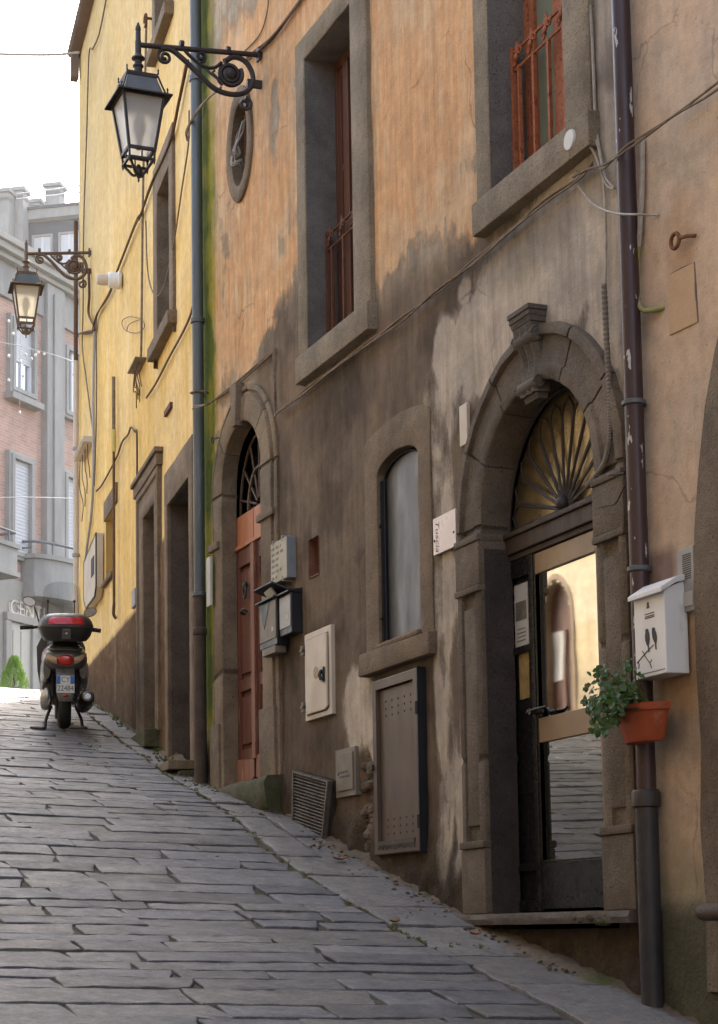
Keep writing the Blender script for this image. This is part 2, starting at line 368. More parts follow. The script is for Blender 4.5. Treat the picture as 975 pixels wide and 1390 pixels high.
M['sc_amb'] = pm('clear_amber_lens', (.50, .36, .24), (.42, .26, .15), 12, .18, bump=0, coat=.6)
M['chrome'] = pm('worn_alloy', (.42, .40, .37), (.30, .28, .26), 9, .32, .85, bump=0)
M['exhaust'] = pm('burnt_exhaust', (.10, .085, .07), (.05, .045, .04), 8, .4, .7, bump=.001)
M['mirrorf'] = glassy('vanity_mirror', (.9, .9, .9), .02, 1.0, 0)
M['plate_w'] = pm('plate_white', (.62, .62, .60), None, 5, .45, bump=0)
M['plate_b'] = pm('plate_blue', (.02, .12, .45), None, 5, .45, bump=0)
M['far_stone'] = pm('pale_travertine', (.43, .405, .365), (.34, .32, .29), 1.6, .85, bump=.004, bscale=12)
M['far_conc'] = pm('grey_weathered_concrete', (.36, .345, .325), (.26, .25, .235), 1.8, .9, vec=(1, 1, .35), bump=.004, bscale=12)
M['far_grey'] = pm('slate_grey_render', (.075, .085, .105), (.06, .068, .085), 1.0, .9, bump=0)
M['far_rail'] = pm('grey_railing_paint', (.14, .15, .17), None, 4, .5, .2, bump=0)
M['shutter'] = pm('pale_roller_shutter', (.62, .62, .64), (.55, .55, .57), 2, .6, bump=0)
M['shop_l'] = pm('cream_shop_door', (.50, .47, .40), (.44, .41, .35), 2, .5, bump=0)
M['letter'] = pm('brushed_letter_metal', (.55, .48, .42), None, 4, .4, .4, bump=0)
M['roof'] = pm('old_roof_tiles', (.24, .13, .08), (.15, .09, .06), 5, .9, bump=.01, bscale=14)
M['eave'] = pm('brown_grey_eave', (.22, .17, .14), (.17, .13, .11), 4, .9, bump=.002)
M['dark_in'] = pm('dark_interior', (.02, .017, .015), None, 3, .9, bump=0)
M['moss'] = pm('moss', (.085, .10, .018), (.05, .065, .012), 12, .95, bump=.01, bscale=60)
M['leaf_dry'] = pm('dry_leaf', (.30, .13, .05), (.2, .09, .04), 9, .8, bump=0)
M['bulb'] = pm('small_clear_bulb', (.85, .84, .80), None, 5, .2, bump=0)
M['wire_w'] = pm('pale_wire', (.60, .60, .60), None, 5, .6, bump=0)
def leafmat(name, c, c2, tr):
    m, nt, bs, N, L = newmat(name); setc(bs, c, .42, 0, .4)
    L(mix(nt, ramp(nt, noisetex(nt, 9, 3), .35, .65), c, c2), bs.inputs['Base Color'])
    t = N('ShaderNodeBsdfTranslucent'); t.inputs[0].default_value = (*tr, 1); ms = N('ShaderNodeMixShader'); ms.inputs[0].default_value = .3
    L(bs.outputs[0], ms.inputs[1]); L(t.outputs[0], ms.inputs[2]); L(ms.outputs[0], nt.nodes['Material Output'].inputs[0]); return m
M['leaf'] = leafmat('geranium_leaf', (.055, .12, .05), (.10, .16, .09), (.10, .20, .03))
M['leaf_c'] = leafmat('bright_conifer_leaf', (.13, .27, .03), (.22, .38, .045), (.34, .55, .06))
M['grass'] = leafmat('joint_weeds', (.075, .11, .02), (.12, .13, .03), (.14, .18, .03))
def frost(name, c):
    m, nt, bs, N, L = newmat(name); setc(bs, c, .45, 0, .4); bs.inputs['Transmission Weight'].default_value = .72; bs.inputs['IOR'].default_value = 1.2
    return m
M['frost'] = frost('frosted_lantern_glass', (.86, .85, .82))
M['frost_w'] = frost('warm_lantern_glass', (.92, .87, .76))
def clear(name):
    m, nt, bs, N, L = newmat(name)
    g = N('ShaderNodeBsdfGlossy'); g.inputs['Roughness'].default_value = .05; t = N('ShaderNodeBsdfTransparent'); t.inputs[0].default_value = (.86, .88, .89, 1)
    ms = N('ShaderNodeMixShader'); ms.inputs[0].default_value = .18; L(t.outputs[0], ms.inputs[1]); L(g.outputs[0], ms.inputs[2]); L(ms.outputs[0], nt.nodes['Material Output'].inputs[0]); return m
M['screen'] = clear('clear_acrylic')
def paving_mat():
    m, nt, bs, N, L = newmat('worn_basalt_slabs'); setc(bs, (.1, .1, .1), .5, 0, .5)
    a = N('ShaderNodeVertexColor'); a.layer_name = 'Col'
    f = ramp(nt, noisetex(nt, 5, 11, .74), .3, .72, (.60, .60, .62), (1.34, 1.31, 1.26)); c = mix(nt, 1.0, a.outputs[0], f, 'MULTIPLY')
    s = ramp(nt, noisetex(nt, 110, 5, .7), .3, .7, (.58, .58, .58), (1.36, 1.36, 1.36)); c = mix(nt, .9, c, s, 'MULTIPLY')
    s2 = ramp(nt, noisetex(nt, 24, 7, .72, (1, 1.6, 1)), .3, .7, (.60, .60, .61), (1.36, 1.35, 1.33)); c = mix(nt, .95, c, s2, 'MULTIPLY')
    d = ramp(nt, noisetex(nt, 5, 9, .75), .57, .68); c = mix(nt, mulv(nt, d, .55), c, (.17, .15, .125))
    d = ramp(nt, noisetex(nt, 3.1, 8, .72, (1.2, 1, 1)), .58, .66); c = mix(nt, mulv(nt, d, .55), c, (.055, .052, .05))
    L(c, bs.inputs['Base Color'])
    L(ramp(nt, noisetex(nt, 8, 6, .6), .3, .7, (.42,) * 3, (.66,) * 3), bs.inputs['Roughness'])
    n1 = addbump(nt, bs, noisetex(nt, 9, 10, .7), .012); n2 = addbump(nt, bs, noisetex(nt, 26, 8, .78), .012, 1.0, n1)
    return m
M['paving'] = paving_mat()
M['joint'] = pm('dirt_in_joints', (.075, .062, .045), (.045, .042, .032), 5, .97, bump=.02, bscale=22, spot=(.06, .075, .018), spots=(.56, .66, 2.2))
M['earth'] = pm('sandy_rubble', (.145, .112, .082), (.085, .066, .05), 9, .97, bump=.02, bscale=20, spot=(.06, .07, .02), spots=(.60, .70, 3))
def brick_mat():
    m, nt, bs, N, L = newmat('pink_brick'); setc(bs, (.4, .25, .2), .9, 0, .2)
    a = N('ShaderNodeUVMap'); b = N('ShaderNodeTexBrick'); L(a.outputs[0], b.inputs['Vector'])
    b.inputs['Color1'].default_value = (.52, .315, .245, 1); b.inputs['Color2'].default_value = (.44, .265, .205, 1); b.inputs['Mortar'].default_value = (.47, .38, .33, 1)
    b.inputs['Scale'].default_value = 1.0; b.inputs['Mortar Size'].default_value = .008; b.inputs['Brick Width'].default_value = .24; b.inputs['Row Height'].default_value = .068
    f = ramp(nt, noisetex(nt, 1.5, 7, .6), .3, .7, (.8,) * 3, (1.15,) * 3); L(mix(nt, 1.0, b.outputs[0], f, 'MULTIPLY'), bs.inputs['Base Color'])
    return m
M['brick'] = brick_mat()
SUNAZ, SUNEL, SUNP, SKYP, SKYSAT, HAZE = 30.0, 42.0, 7.5, .68, .6, .0015
# ------------------------------------------------------------------ brown house
def blob(y, z, cy, cz, ry, rz, n, soft=.5):
    d = math.sqrt(((y - cy) / ry) ** 2 + ((z - cz) / rz) ** 2)
    return sm(1 + soft, 1 - soft, d + n)
def brown_col(y, z):
    nl = fb(y * .9 + 3, z * .9); nm = fb(y * 2.3, z * 2.3 + 9); ns = fb(y * 8, z * 8); st = fb(y * 6.5, z * 1.1, 4.); st2 = fb(y * 17, z * 1.5, 8.)
    light = (.50, .435, .36); grey = (.40, .355, .305); orange = (.61, .355, .18); or2 = (.58, .405, .25); brown = (.172, .130, .096); dk = (.095, .071, .053)
    c = lerp(brown, dk, sm(-.2, .35, nm + .5 * st))
    c = lerp(c, (.21, .155, .11), sm(.05, .4, nl + .3 * st) * .7)
    c = lerp(c, (.10, .07, .05), .55 * sm(.8, .2, z - gz(XW, y) + .5 * nm))
    # first layer: pale worn coat around the shop door and below the right window
    p = 1.2 * blob(y, z, 8.4, 3.42 + .15 * (8.5 - y), 1.25, .46, .3 * nm + .2 * st, .7)
    p = max(p, sm(9.95, 9.78, y) * sm(9.3, 9.5, y) * sm(.1, .4, z) * sm(3.5, 2.9, z) * (.62 + .9 * st + .4 * nm))
    p = max(p, blob(y, z, 9.62, 3.42, .17, .24, .4 * nm), .9 * blob(y, z, 9.32, 3.66, .12, .10, .5 * nm))
    p = max(p, sm(8.1, 7.85, y) * sm(1.8, 2.4, z) * (.85 + .8 * nm))
    p = max(p, .85 * blob(y, z, 11.02, 1.42, .26, .28, .6 * nm + .4 * st), .6 * blob(y, z, 10.8, 1.25, .12, .4, .6 * nm), .62 * blob(y, z, 9.75, .5, .10, .35, .4 * nm))
    p = max(p, .42 * blob(y, z, 11.9, 1.15, .3, .12, .4 * nm))
    # bare grey render beside the right downpipe
    g = sm(7.92, 7.80, y) * sm(3.5, 3.9, z)
    pc = lerp(lerp(light, grey, sm(-.2, .3, nm)), lerp((.34, .305, .265), (.20, .175, .155), sm(.0, .25, nm + .3 * st)), g); p = max(p, g)
    l = sm(13.0, 13.6, y + .2 * nm) * sm(3.0, 3.7, z) * sm(6.4, 5.2, z + .6 * nm)
    pc = lerp(pc, lerp((.40, .335, .24), (.27, .22, .155), sm(-.2, .2, nm)), sm(12.6, 13.2, y)); p = max(p, l * .9)
    pc = lerp(pc, (.24, .13, .06), sm(11.3, 11.5, y) * sm(1.4, 1.3, z))
    # second layer: orange coat of the upper floor
    zb = 3.95 if y < 10.9 else (3.95 + (y - 10.9) / 1.1 * .6 if y < 12 else 4.56 - .8 * sm(12.3, 13.6, y))
    o = sm(-.30, .38, z - zb + .34 * nm + .24 * st + .10 * st2 + .15 * ns) * sm(9.0, 9.12, y)
    worn = .55 * sm(.12, .40, st2 * .7 + .6 * nl + .25 * ns) * sm(12, 10.8, y) + .62 * sm(.08, .34, nl + .3 * nm + (.14 if y > 12 and z < 5.6 else -.08)) + (.8 * blob(y, z, 12.5, 6.05, .12, .38, .3 * ns) if y > 12 else 0) + .8 * sm(6.9, 7.4, z + .3 * nm) * sm(12.4, 13, y)
    oc = lerp(orange, or2, sm(-.15, .25, nl + .4 * st)); oc = lerp(oc, (.62, .44, .27), .6 * sm(.0, .3, st2 + .3 * nm))
    if z > zb - .1:      # what shows where the orange has gone is grey render, not the brown dirt
        c = lerp(c, lerp((.46, .395, .305), (.36, .31, .25), sm(-.2, .25, nm)), sm(zb - .1, zb + .35, z + .2 * st))
    o2 = max(0, o - .75 * worn)
    # third layer: green growth along the zinc pipe
    g = sm(13.80, 14.14, y + .10 * st + .05 * ns) * sm(1.2, 1.8, z) * (.95 if z < 6.6 else .75)
    gc = lerp((.25, .24, .022), (.095, .13, .010), sm(-.25, .2, nm + st + 1.9 * (y - 14.10)))
    d = sm(.55, .05, z - gz(XW, y) + .25 * nm + .2 * st)
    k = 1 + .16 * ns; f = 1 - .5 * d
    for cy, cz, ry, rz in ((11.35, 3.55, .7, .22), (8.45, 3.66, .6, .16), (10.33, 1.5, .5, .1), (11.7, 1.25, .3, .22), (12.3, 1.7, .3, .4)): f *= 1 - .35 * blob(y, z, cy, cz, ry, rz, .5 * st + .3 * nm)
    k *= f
    return (c[0] * k, c[1] * k, c[2] * k, 1 - .45 * d, pc[0] * k, pc[1] * k, pc[2] * k, max(0, min(1, p)), oc[0] * k, oc[1] * k, oc[2] * k, min(1, o2), gc[0], gc[1], gc[2], g)
def brown_disp(y, z):
    h = .012 * fb(y * .9, z * .9) + .006 * fb(y * 4, z * 4, 5)
    f = z - gz(XW, y)
    if f < .5: h += .03 * sm(.5, 0, f) * (1 + fb(y * 6, z * 6, 2) * 1.8)
    # broken plaster beside the small hatch
    b = blob(y, z, 10.93, .72, .10, .35, .5 * fb(y * 9, z * 9)); h -= .05 * b
    return h

brown = thing('brown_house', 'weathered brown and orange plaster house with the arched glass shop door', 'house', (XW + 3, 10.5, .3))
SH = arch(8.475, .64, .05, 2.23); SHo = arch(8.475, .935, .05, 2.23)
D1 = arch(13.29, .47, 1.08, 3.46); D1o = arch(13.24, .765, 1.0, 3.46, .74)
BLi = arch(10.32, .32, 1.78, 2.87, .10)
BLo = arch(10.335, .515, 1.60, 3.09, .10)
W2i = rect(10.90, 11.76, 4.03, 6.19); W2o = rect(10.63, 11.93, 3.97, 6.36)
W1i = rect(8.02, 8.88, 4.08, 6.30); W1o = rect(7.76, 9.05, 3.98, 6.50)
OC = [(13.26 + .20 * math.cos(2 * math.pi * k / 24), 6.18 + .34 * math.sin(2 * math.pi * k / 24)) for k in range(24)]
OCo = [(13.26 + .30 * math.cos(2 * math.pi * k / 24), 6.18 + .47 * math.sin(2 * math.pi * k / 24)) for k in range(24)]
NI = rect(11.68, 11.87, 2.43, 2.70)
def grow(p, d):
    ca = sum(a for a, z in p) / len(p); cz = sum(z for a, z in p) / len(p)
    return [(a + (d if a > ca else -d), z + (d if z > cz else -d)) for a, z in p]
mb, cols = wall_grid(TB, 7.43, 14.40, -.9, 8.45, .038, [grow(SH, .06), grow(D1, .05), grow(BLi, .04), grow(W2i, .05), grow(W1i, .05), grow(OC, .03), NI], brown_col, brown_disp)
nfront = len(mb.v)
# the rest of the body: rear, sides, cornice slab (sharing the painted attribute)
body = MB()
bwall = mb.build('wall', M['plaster'], brown, smooth=60, cols=cols, solid=False)
body.box(TB, 7.43, 14.40, -6.2, -5.9, -1.5, 8.45); body.box(TB, 7.43, 7.6, -5.9, -.30, -1.5, 8.45); body.box(TB, 14.24, 14.40, -5.9, -.30, -1.5, 8.45); body.box(TB, 7.6, 14.24, -5.9, -.45, 3.3, 3.5)
body.build('rear_wall', M['dark_in'], brown)
rf = MB(); rf.loft([[TB(7.3, .35, 8.45), TB(14.42, .35, 8.45)], [TB(7.3, -3.0, 9.5), TB(14.42, -3.0, 9.5)], [TB(7.3, -6.4, 8.45), TB(14.42, -6.4, 8.45)], [TB(7.3, -6.4, 8.3), TB(14.42, -6.4, 8.3)], [TB(7.3, .35, 8.3), TB(14.42, .35, 8.3)], [TB(7.3, .35, 8.45), TB(14.42, .35, 8.45)]], cap=False, closed=False)
rf.build('roof', M['roof'], brown)

def densify(p, d=.12):
    out = []
    for (a, z), (b, w) in zip(p, p[1:]):
        n = max(1, int(math.hypot(b - a, w - z) / d))
        out += [(a + (b - a) * k / n, z + (w - z) * k / n) for k in range(n)]
    return out + [p[-1]]
def jitter(mbx, amp, i0=0):
    for i in range(i0, len(mbx.v)):
        v = mbx.v[i]; mbx.v[i] = v + Vector((noise.noise(v * 6), noise.noise(v * 6 + Vector((9, 0, 0))), noise.noise(v * 6 + Vector((0, 9, 0))))) * amp

# --- arched shop door
P_ST = [(0, -.03), (0, .045), (.06, .055), (.20, .055), (.24, .030), (.70, .030), (.74, .045), (.96, .045), (1, .035), (1, -.155)]
door = MB(); cl_ = door.blocks(TB, SHo, SH, P_ST, (2, 5, 8, 11, 17, 20, 23, 25), 4); jitter(door, .007)
door = door.build('door', M['stone_sb'], brown, smooth=50, cols=cl_)
tag(door, 'tuff stone arch round the glazed shop door')
for y0, y1 in ((9.115, 9.41), (7.54, 7.835)):     # impost blocks, plinths
    jm = MB()
    jm.box(TB, y0 - .004, y1 + .006, -.14, .066, 2.15, 2.19); jm.box(TB, y0 - .002, y1 + .004, -.14, .058, 1.90, 2.149); jm.box(TB, y0 - .004, y1 + .006, -.14, .066, 1.86, 1.899)
    jm.box(TB, y0 - .002, y1 + .004, -.14, .060, .06, .42); jm.box(TB, y0 - .004, y1 + .008, -.14, .070, .422, .465)
    jm.box(TB, y0 + .07, y1 - .07, .02, .046, .55, 1.78)
    jitter(jm, .004); jm.build('impost', M['stone_s'], door, smooth=40, bevel=.010)
dk = MB(); dk.prism(TB, [(9.12, .06), (9.12, 2.1), (9.105, 2.1), (9.105, .06)], .02, -.15)  # dark sheet over the jamb paints in the shade of the recess
dk.build('jamb_reveal', M['stone_dd'], door)
# console keystone: an S shaped scroll under a moulded cap
ks = MB()
yc = 8.49
def slab(z0, z1, hw, o1, hw2=None, o2=None):
    hw2 = hw2 or hw; o2 = o2 or o1
    ks.loft([[TB(yc - hw, -.02, z0), TB(yc + hw, -.02, z0), TB(yc + hw, o1, z0), TB(yc - hw, o1, z0)], [TB(yc - hw2, -.02, z1), TB(yc + hw2, -.02, z1), TB(yc + hw2, o2, z1), TB(yc - hw2, o2, z1)]])
slab(3.385, 3.42, .165, .175); slab(3.345, 3.384, .155, .165); slab(3.30, 3.344, .145, .145, .150, .158); slab(3.275, 3.299, .136, .140)
outl = []
for k in range(25):
    t = k / 24; z = 3.275 - .50 * t
    o = .055 + .065 * (.5 + .5 * math.cos(t * math.pi * 2)) * (1 if t < .5 else .75) + .03 * (1 - t); outl.append((o, z))
secs = []
for o, z in outl:
    row = []
    for j in range(13):
        u = j / 12 * 2 - 1; fl = .010 * math.cos(u * math.pi * 3) * (1 if abs(u) < .9 else 0)
        row.append(TB(yc + u * (.140 - .02 * (3.275 - z)), o + fl - (.02 if abs(u) == 1 else 0), z))
    secs.append([TB(yc - .140, -.02, z)] + row + [TB(yc + .140, -.02, z)])
ks.loft(secs)
for z, r, o in ((3.205, .062, .085), (2.845, .052, .075)):
    for sgn in (-1, 1):
        sp = [TB(yc + sgn * .145, o + r * (1 - k / 34) * math.cos(k * .42), z + r * (1 - k / 34) * math.sin(k * .42)) for k in range(32)]
        ks.tube(sp, .011, 6)
    ks.lathe(TB(yc - .150, o, z), [(r * .9, 0), (r * 1.02, .02), (r * .96, .150), (r * 1.02, .28), (r * .9, .30)], 16, Vector((0, 1, 0)))
slab(2.735, 2.79, .10, .06, .112, .085)
ks.v = [Vector((XW - (XW - v.x) * .66, yc - .03 + (v.y - yc) * .74, 3.262 - (3.42 - v.z) * .72)) for v in ks.v]
jitter(ks, .003); ks.build('keystone', M['stone_k'], door, smooth=38)
# joinery behind the reveal
O = -.15
def by(px, py, o=O): return bw(px, py, o)[0]
ya, yb_, ycn = by(731, 1000), by(690, 1000), by(823, 1000)
fr = MB()
fr.box(TB, yb_ - .05, yb_ + .05, O - .06, O + .01, .07, 2.03); fr.box(TB, ya + .0, ya + .045, O - .06, O + .012, .07, 2.03); fr.box(TB, ya + .046, yb_ - .051, O - .06, O + .008, .07, .13)
fr.box(TB, ya + .046, yb_ - .051, O - .06, O + .008, .29, .33); fr.box(TB, ya + .046, yb_ - .051, O - .06, O + .008, 1.93, 2.03); fr.box(TB, ya + .046, yb_ - .051, O - .06, O + .006, 1.50, 1.54)
fr.box(TB, 7.80, ycn - .0, O - .06, O + .012, .07, 2.03)
fr.build('door_frame', M['black'], door, bevel=.004)
sl = MB(); sl.box(TB, ya + .05, yb_ - .055, O - .035, O - .02, .131, 1.929)
sl = sl.build('side_light', M['black'], door)
tr = MB(); tr.box(TB, 7.80, 9.14, O - .06, O + .035, 2.065, 2.155); tr.box(TB, 7.80, 9.14, O - .06, O + .015, 2.031, 2.064); tr.box(TB, 7.80, 9.14, O - .05, O + .05, 2.156, 2.185)
tr.build('transom', M['wood_dark'], door, bevel=.006)
y0, y1 = ycn + .002, ya - .003
lf = MB()
lf.box(TB, y0, y0 + .045, O - .04, O + .004, .075, 2.025); lf.box(TB, y1 - .012, y1, O - .04, O + .004, .075, 2.025)
lf.box(TB, y0 + .046, y1 - .013, O - .04, O + .004, 1.91, 2.025); lf.box(TB, y0 + .046, y1 - .013, O - .04, O + .004, .98, 1.115)
lf = lf.build('door_leaf', M['tan'], door, bevel=.004)
sb = MB(); sb.box(TB, y1 - .012, y1, O - .04, O + .006, .075, 2.025); sb.build('lock_stile', M['black'], lf, bevel=.003)
kp = MB(); kp.box(TB, y0 + .046, y1 - .013, O - .04, O + .002, .08, .33); kp.box(TB, y0 + .05, y1 - .017, O - .02, O + .008, .331, .342); kp.build('kick_panel', M['black'], lf, bevel=.004)
pg = MB(); pg.box(TB, y0 + .047, y1 - .014, O - .03, O - .012, 1.116, 1.909); pg.build('pane', M['mirror'], lf)
pg = MB(); pg.box(TB, y0 + .047, y1 - .014, O - .03, O - .012, .345, .978); pg.build('pane', M['mirror_l'], lf)
hd = MB(); hy, hz = by(738, 966), bw(738, 966, O)[1]
hd.lathe(TB(hy + .02, O, hz), [(.026, 0), (.026, .012), (.014, .016), (.014, .055), (.020, .06), (.018, .075)], 12, Vector((-1, 0, 0)))
hd.tube(spline([TB(hy + .02, O + .062, hz), TB(hy - .04, O + .075, hz + .004), TB(hy - .10, O + .06, hz + .008), TB(hy - .13, O + .05, hz + .012)]), .013, 8, .6)
hd.ball(TB(hy + .045, O + .06, hz), .02)
hd.build('handle', M['black'], lf, smooth=50)
# paper notices stuck inside the side light
for (pa, pb, za, zb2, mt) in (((697, 713), None, 785, 738, 'paper'), ((697, 715), None, 880, 795, 'paper'), ((703, 716), None, 950, 888, 'ochre_photo')):
    a0, a1 = by(pa[1], za), by(pa[0], za); z0, z1 = bw(pa[0], za, O)[1], bw(pa[0], zb2, O)[1]
    pp = MB(); pp.box(TB, a0, a1, O - .019, O - .014, z0, z1)
    nt_ = pp.build('notice', M[mt], sl)
    q = MB()
    if mt == 'paper' and z1 - z0 > .25: q.box(TB, a0 + .015, a1 - .015, O - .0145, O - .0125, z0 + (z1 - z0) * .42, z0 + (z1 - z0) * .72)
    if mt == 'paper':
        for k in range(4): q.box(TB, a0 + .03, a1 - .02 - .01 * (k % 2), O - .0145, O - .0128, z0 + .03 + k * .022, z0 + .036 + k * .022)
        q.build('print', M['photo'], door)
# fanlight with leaf shaped iron bars
fp = MB(); fp.prism(TB, [(8.475 + .66 * math.cos(math.pi * k / 24), 2.19 + .68 * math.sin(math.pi * k / 24)) for k in range(25)], O - .05, O - .03)
fan = fp.build('fanlight', M['fanglass'], door)
fbm_ = MB(); cz = 2.20
for k in range(12):
    a = math.pi * (k + .5) / 12; L_ = .60; w = .072
    tip = (8.475 + L_ * math.cos(a), cz + L_ * math.sin(a)); nx, nz = -math.sin(a), math.cos(a)
    for sg in (-1, 1):
        pts = [(8.475 + .05 * math.cos(a), cz + .05 * math.sin(a))]
        for t in (.35, .65, .88): pts.append((8.475 + L_ * t * math.cos(a) + nx * w * sg * t * .95, cz + L_ * t * math.sin(a) + nz * w * sg * t * .95))
        pts.append(tip); fbm_.tube(spline([TB(p[0], O + .004, p[1]) for p in pts], 4), .0065, 5)
fbm_.tube([TB(8.475 + .63 * math.cos(math.pi * k / 20), O + .012, 2.19 + .66 * math.sin(math.pi * k / 20)) for k in range(21)], .012, 5)
fbm_.ball(TB(8.475, O + .01, 2.23), .045)
fbm_.build('fan_bars', M['iron'], fan, smooth=60)
th = MB(); th.loft([[TB(7.50 + t * 1.97, -.16, .0), TB(7.50 + t * 1.97, .115 + .012 * noise.noise(Vector((t * 9, 0, 0))), .0), TB(7.50 + t * 1.97, .125 + .012 * noise.noise(Vector((t * 9, 0, 0))), .03), TB(7.50 + t * 1.97, .115 + .01 * noise.noise(Vector((t * 7, 3, 0))), .058), TB(7.50 + t * 1.97, -.16, .064)] for t in [k / 30 for k in range(31)]])
th.build('threshold', M['stone_k'], door, smooth=40)
mt_ = MB()
for k in range(30):
    u = random.random(); mt_.ball(TB(7.52 + u * .55, .07 + random.random() * .05, .005 + random.random() * .03), .018 + random.random() * .022, 7, (.7, 1.2, .6))
jitter(mt_, .012); mt_.build('moss_cushion', M['moss_stone'], door, smooth=60)

# --- arched wooden door, left
P_D1 = [(0, -.03), (0, .02), (.05, .028), (.14, .028), (.18, .006), (.27, .006), (.30, .035), (.94, .032), (1, .022), (1, -.10)]
door = MB(); cl_ = door.blocks(TB, D1o, D1, P_D1, (2, 5, 9, 13, 15, 19, 23, 25), 9); jitter(door, .008)
door = door.build('door', M['stone_mb'], brown, smooth=50, cols=cl_); tag(door, 'narrow arched doorway with peeling red wooden leaves')
for ys in (12.50, 13.79):
    for nm, e, o, za, zb in (('impost', 0, .055, 3.03, 3.09), ('plinth', .01, .052, 1.06, 1.62)):
        st = MB(); st.box(TB, ys + e, ys + (.36 if ys < 13 else .25) - e, -.02, o, za, zb); jitter(st, .006); st.build(nm, M['stone'], door, smooth=40, bevel=.012)
st = MB(); st.prism(TB, [(13.40, 4.24), (13.24, 4.24), (13.28, 3.90), (13.36, 3.90)], -.05, .07)
jitter(st, .006); st.build('keystone', M['stone'], door, smooth=40, bevel=.014)
O = -.105
rv = MB(); rv.prism(TB, [(13.793, 1.1), (13.793, 3.4), (13.78, 3.4), (13.78, 1.1)], .01, -.10); rv.build('jamb_reveal', M['stone_d'], door)
pn = MB(); pn.box(TB, 12.83, 13.81, O - .05, O, 3.03, 3.275); pn.box(TB, 12.83, 13.81, O - .05, O + .02, 3.0, 3.03)
pn.box(TB, 13.355, 13.362, O - .01, O + .004, 3.032, 3.27)
pn.build('transom', M['wood_orange'], door, bevel=.004)
def leaf(y0, y1, name='door_leaf'):
    l = MB(); w = .075
    for za, zb in ((1.28, 1.40), (1.86, 1.96), (2.86, 2.995)): l.box(TB, y0 + w + .001, y1 - w - .001, O - .045, O, za, zb)
    l.box(TB, y0, y0 + w, O - .045, O + .002, 1.28, 2.995); l.box(TB, y1 - w, y1, O - .045, O + .002, 1.28, 2.995)
    lo = l.build(name, M['wood_red'], door, bevel=.006)
    p = MB()
    for za, zb in ((1.40, 1.86), (1.96, 2.86)):
        p.box(TB, y0 + w, y1 - w, O - .04, O - .028, za, zb); p.box(TB, y0 + w + .03, y1 - w - .03, O - .03, O - .008, za + .04, zb - .04)
        for q in (0, 1):
            p.box(TB, y0 + w + .001, y0 + w + .015, O - .03, O - .005, za + .001, zb - .001); p.box(TB, y1 - w - .015, y1 - w - .001, O - .03, O - .005, za + .001, zb - .001); break
    p.build('panel', M['wood_red'], lo, bevel=.008)
    # torn weather board at the foot
    b = MB(); n = 14; vs = []
    for k in range(n + 1):
        t = k / n; zz = 1.13 + .05 * abs(noise.noise(Vector((t * 7, y0, 0)))) + (.03 if k in (0, n) else 0)
        for o in (O + .004, O + .02): vs.append(TB(y0 + .01 + t * (y1 - y0 - .03), o, zz)); vs.append(TB(y0 + .005 + t * (y1 - y0 - .04), o, 1.30 + .03 * t))
    b.add(vs, [(4 * k + i, 4 * k + i + 1, 4 * k + 4 + i + 1, 4 * k + 4 + i) for k in range(n) for i in (0, 2)] + [(4 * k + 1, 4 * k + 3, 4 * k + 7, 4 * k + 5) for k in range(n)])
    b.build('weather_board', M['wood_worn'], lo)
    return lo
l1 = leaf(13.33, 13.80); l2 = leaf(12.84, 13.325)
tag(l1, 'left leaf with worn knocker'); 
ms = MB(); ms.box(TB, 13.285, 13.365, O, O + .03, 1.30, 2.99); ms.build('meeting_stile', M['wood_worn'], door, bevel=.008)
kn = MB(); ky, kz = bw(337, 795, O)
kn.ball(TB(ky, O + .025, kz), .03, 8, (.8, .9, 1.1)); kn.tube([TB(ky + .03 * math.cos(a), O + .03, kz - .05 + .05 * math.sin(a)) for a in [2 * math.pi * k / 12 for k in range(13)]], .009, 6)
kn.build('door_knocker', M['iron'], l1, smooth=50)
kn = MB(); kn.tube(spline([TB(ky + .05, O + .01, kz - .22), TB(ky + .04, O + .05, kz - .21), TB(ky - .03, O + .055, kz - .2), TB(ky - .04, O + .02, kz - .22)]), .011, 6); kn.build('handle', M['iron'], l1, smooth=50)
g = MB(); g.prism(TB, [(13.32 + .48 * math.cos(math.pi * k / 20), 3.28 + .62 * math.sin(math.pi * k / 20)) for k in range(21)], O - .12, O - .10)
fan = g.build('fanlight', M['black'], door)
b = MB()
for k in range(7):
    a = math.pi * (k + .5) / 7; b.tube([TB(13.32 + .06 * math.cos(a), O - .04, 3.30 + .06 * math.sin(a)), TB(13.32 + .46 * math.cos(a), O - .04, 3.30 + .56 * math.sin(a))], .011, 5)
b.tube([TB(13.32 + .24 * math.cos(math.pi * k / 14), O - .035, 3.30 + .30 * math.sin(math.pi * k / 14)) for k in range(15)], .016, 6)
b.tube([TB(13.32 + .46 * math.cos(math.pi * k / 14), O - .04, 3.29 + .58 * math.sin(math.pi * k / 14)) for k in range(15)], .012, 6)
b.build('fan_bars', M['iron_b'], fan, smooth=60)
# mossy doorstep
sp = MB(); secs = []
for k in range(26):
    t = k / 25; y = 12.42 + 1.90 * t; zt = 1.105 + .03 * noise.noise(Vector((y * 3, 1, 0))) - .05 * sm(.93, 1, t); o = .16 + .05 * noise.noise(Vector((y * 2.5, 5, 0))) - .05 * t; zb = zt - .17 - .12 * sm(.7, .0, t) - .04 * noise.noise(Vector((y * 4, 2, 2)))
    secs.append([TB(y, -.12, zb), TB(y, o - .04, zb), TB(y, o, zb + .05), TB(y, o + .01, zt - .05), TB(y, o - .025, zt - .005), TB(y, -.12, zt + .01)])
sp.loft(secs); jitter(sp, .02); sp.build('doorstep', M['moss_stone'], door, smooth=60)
sp = MB(); sp.box(TB, 12.45, 13.7, -.1, .07, .55, .93); jitter(sp, .03); sp.build('step_footing', M['stone_d'], door, bevel=.02)

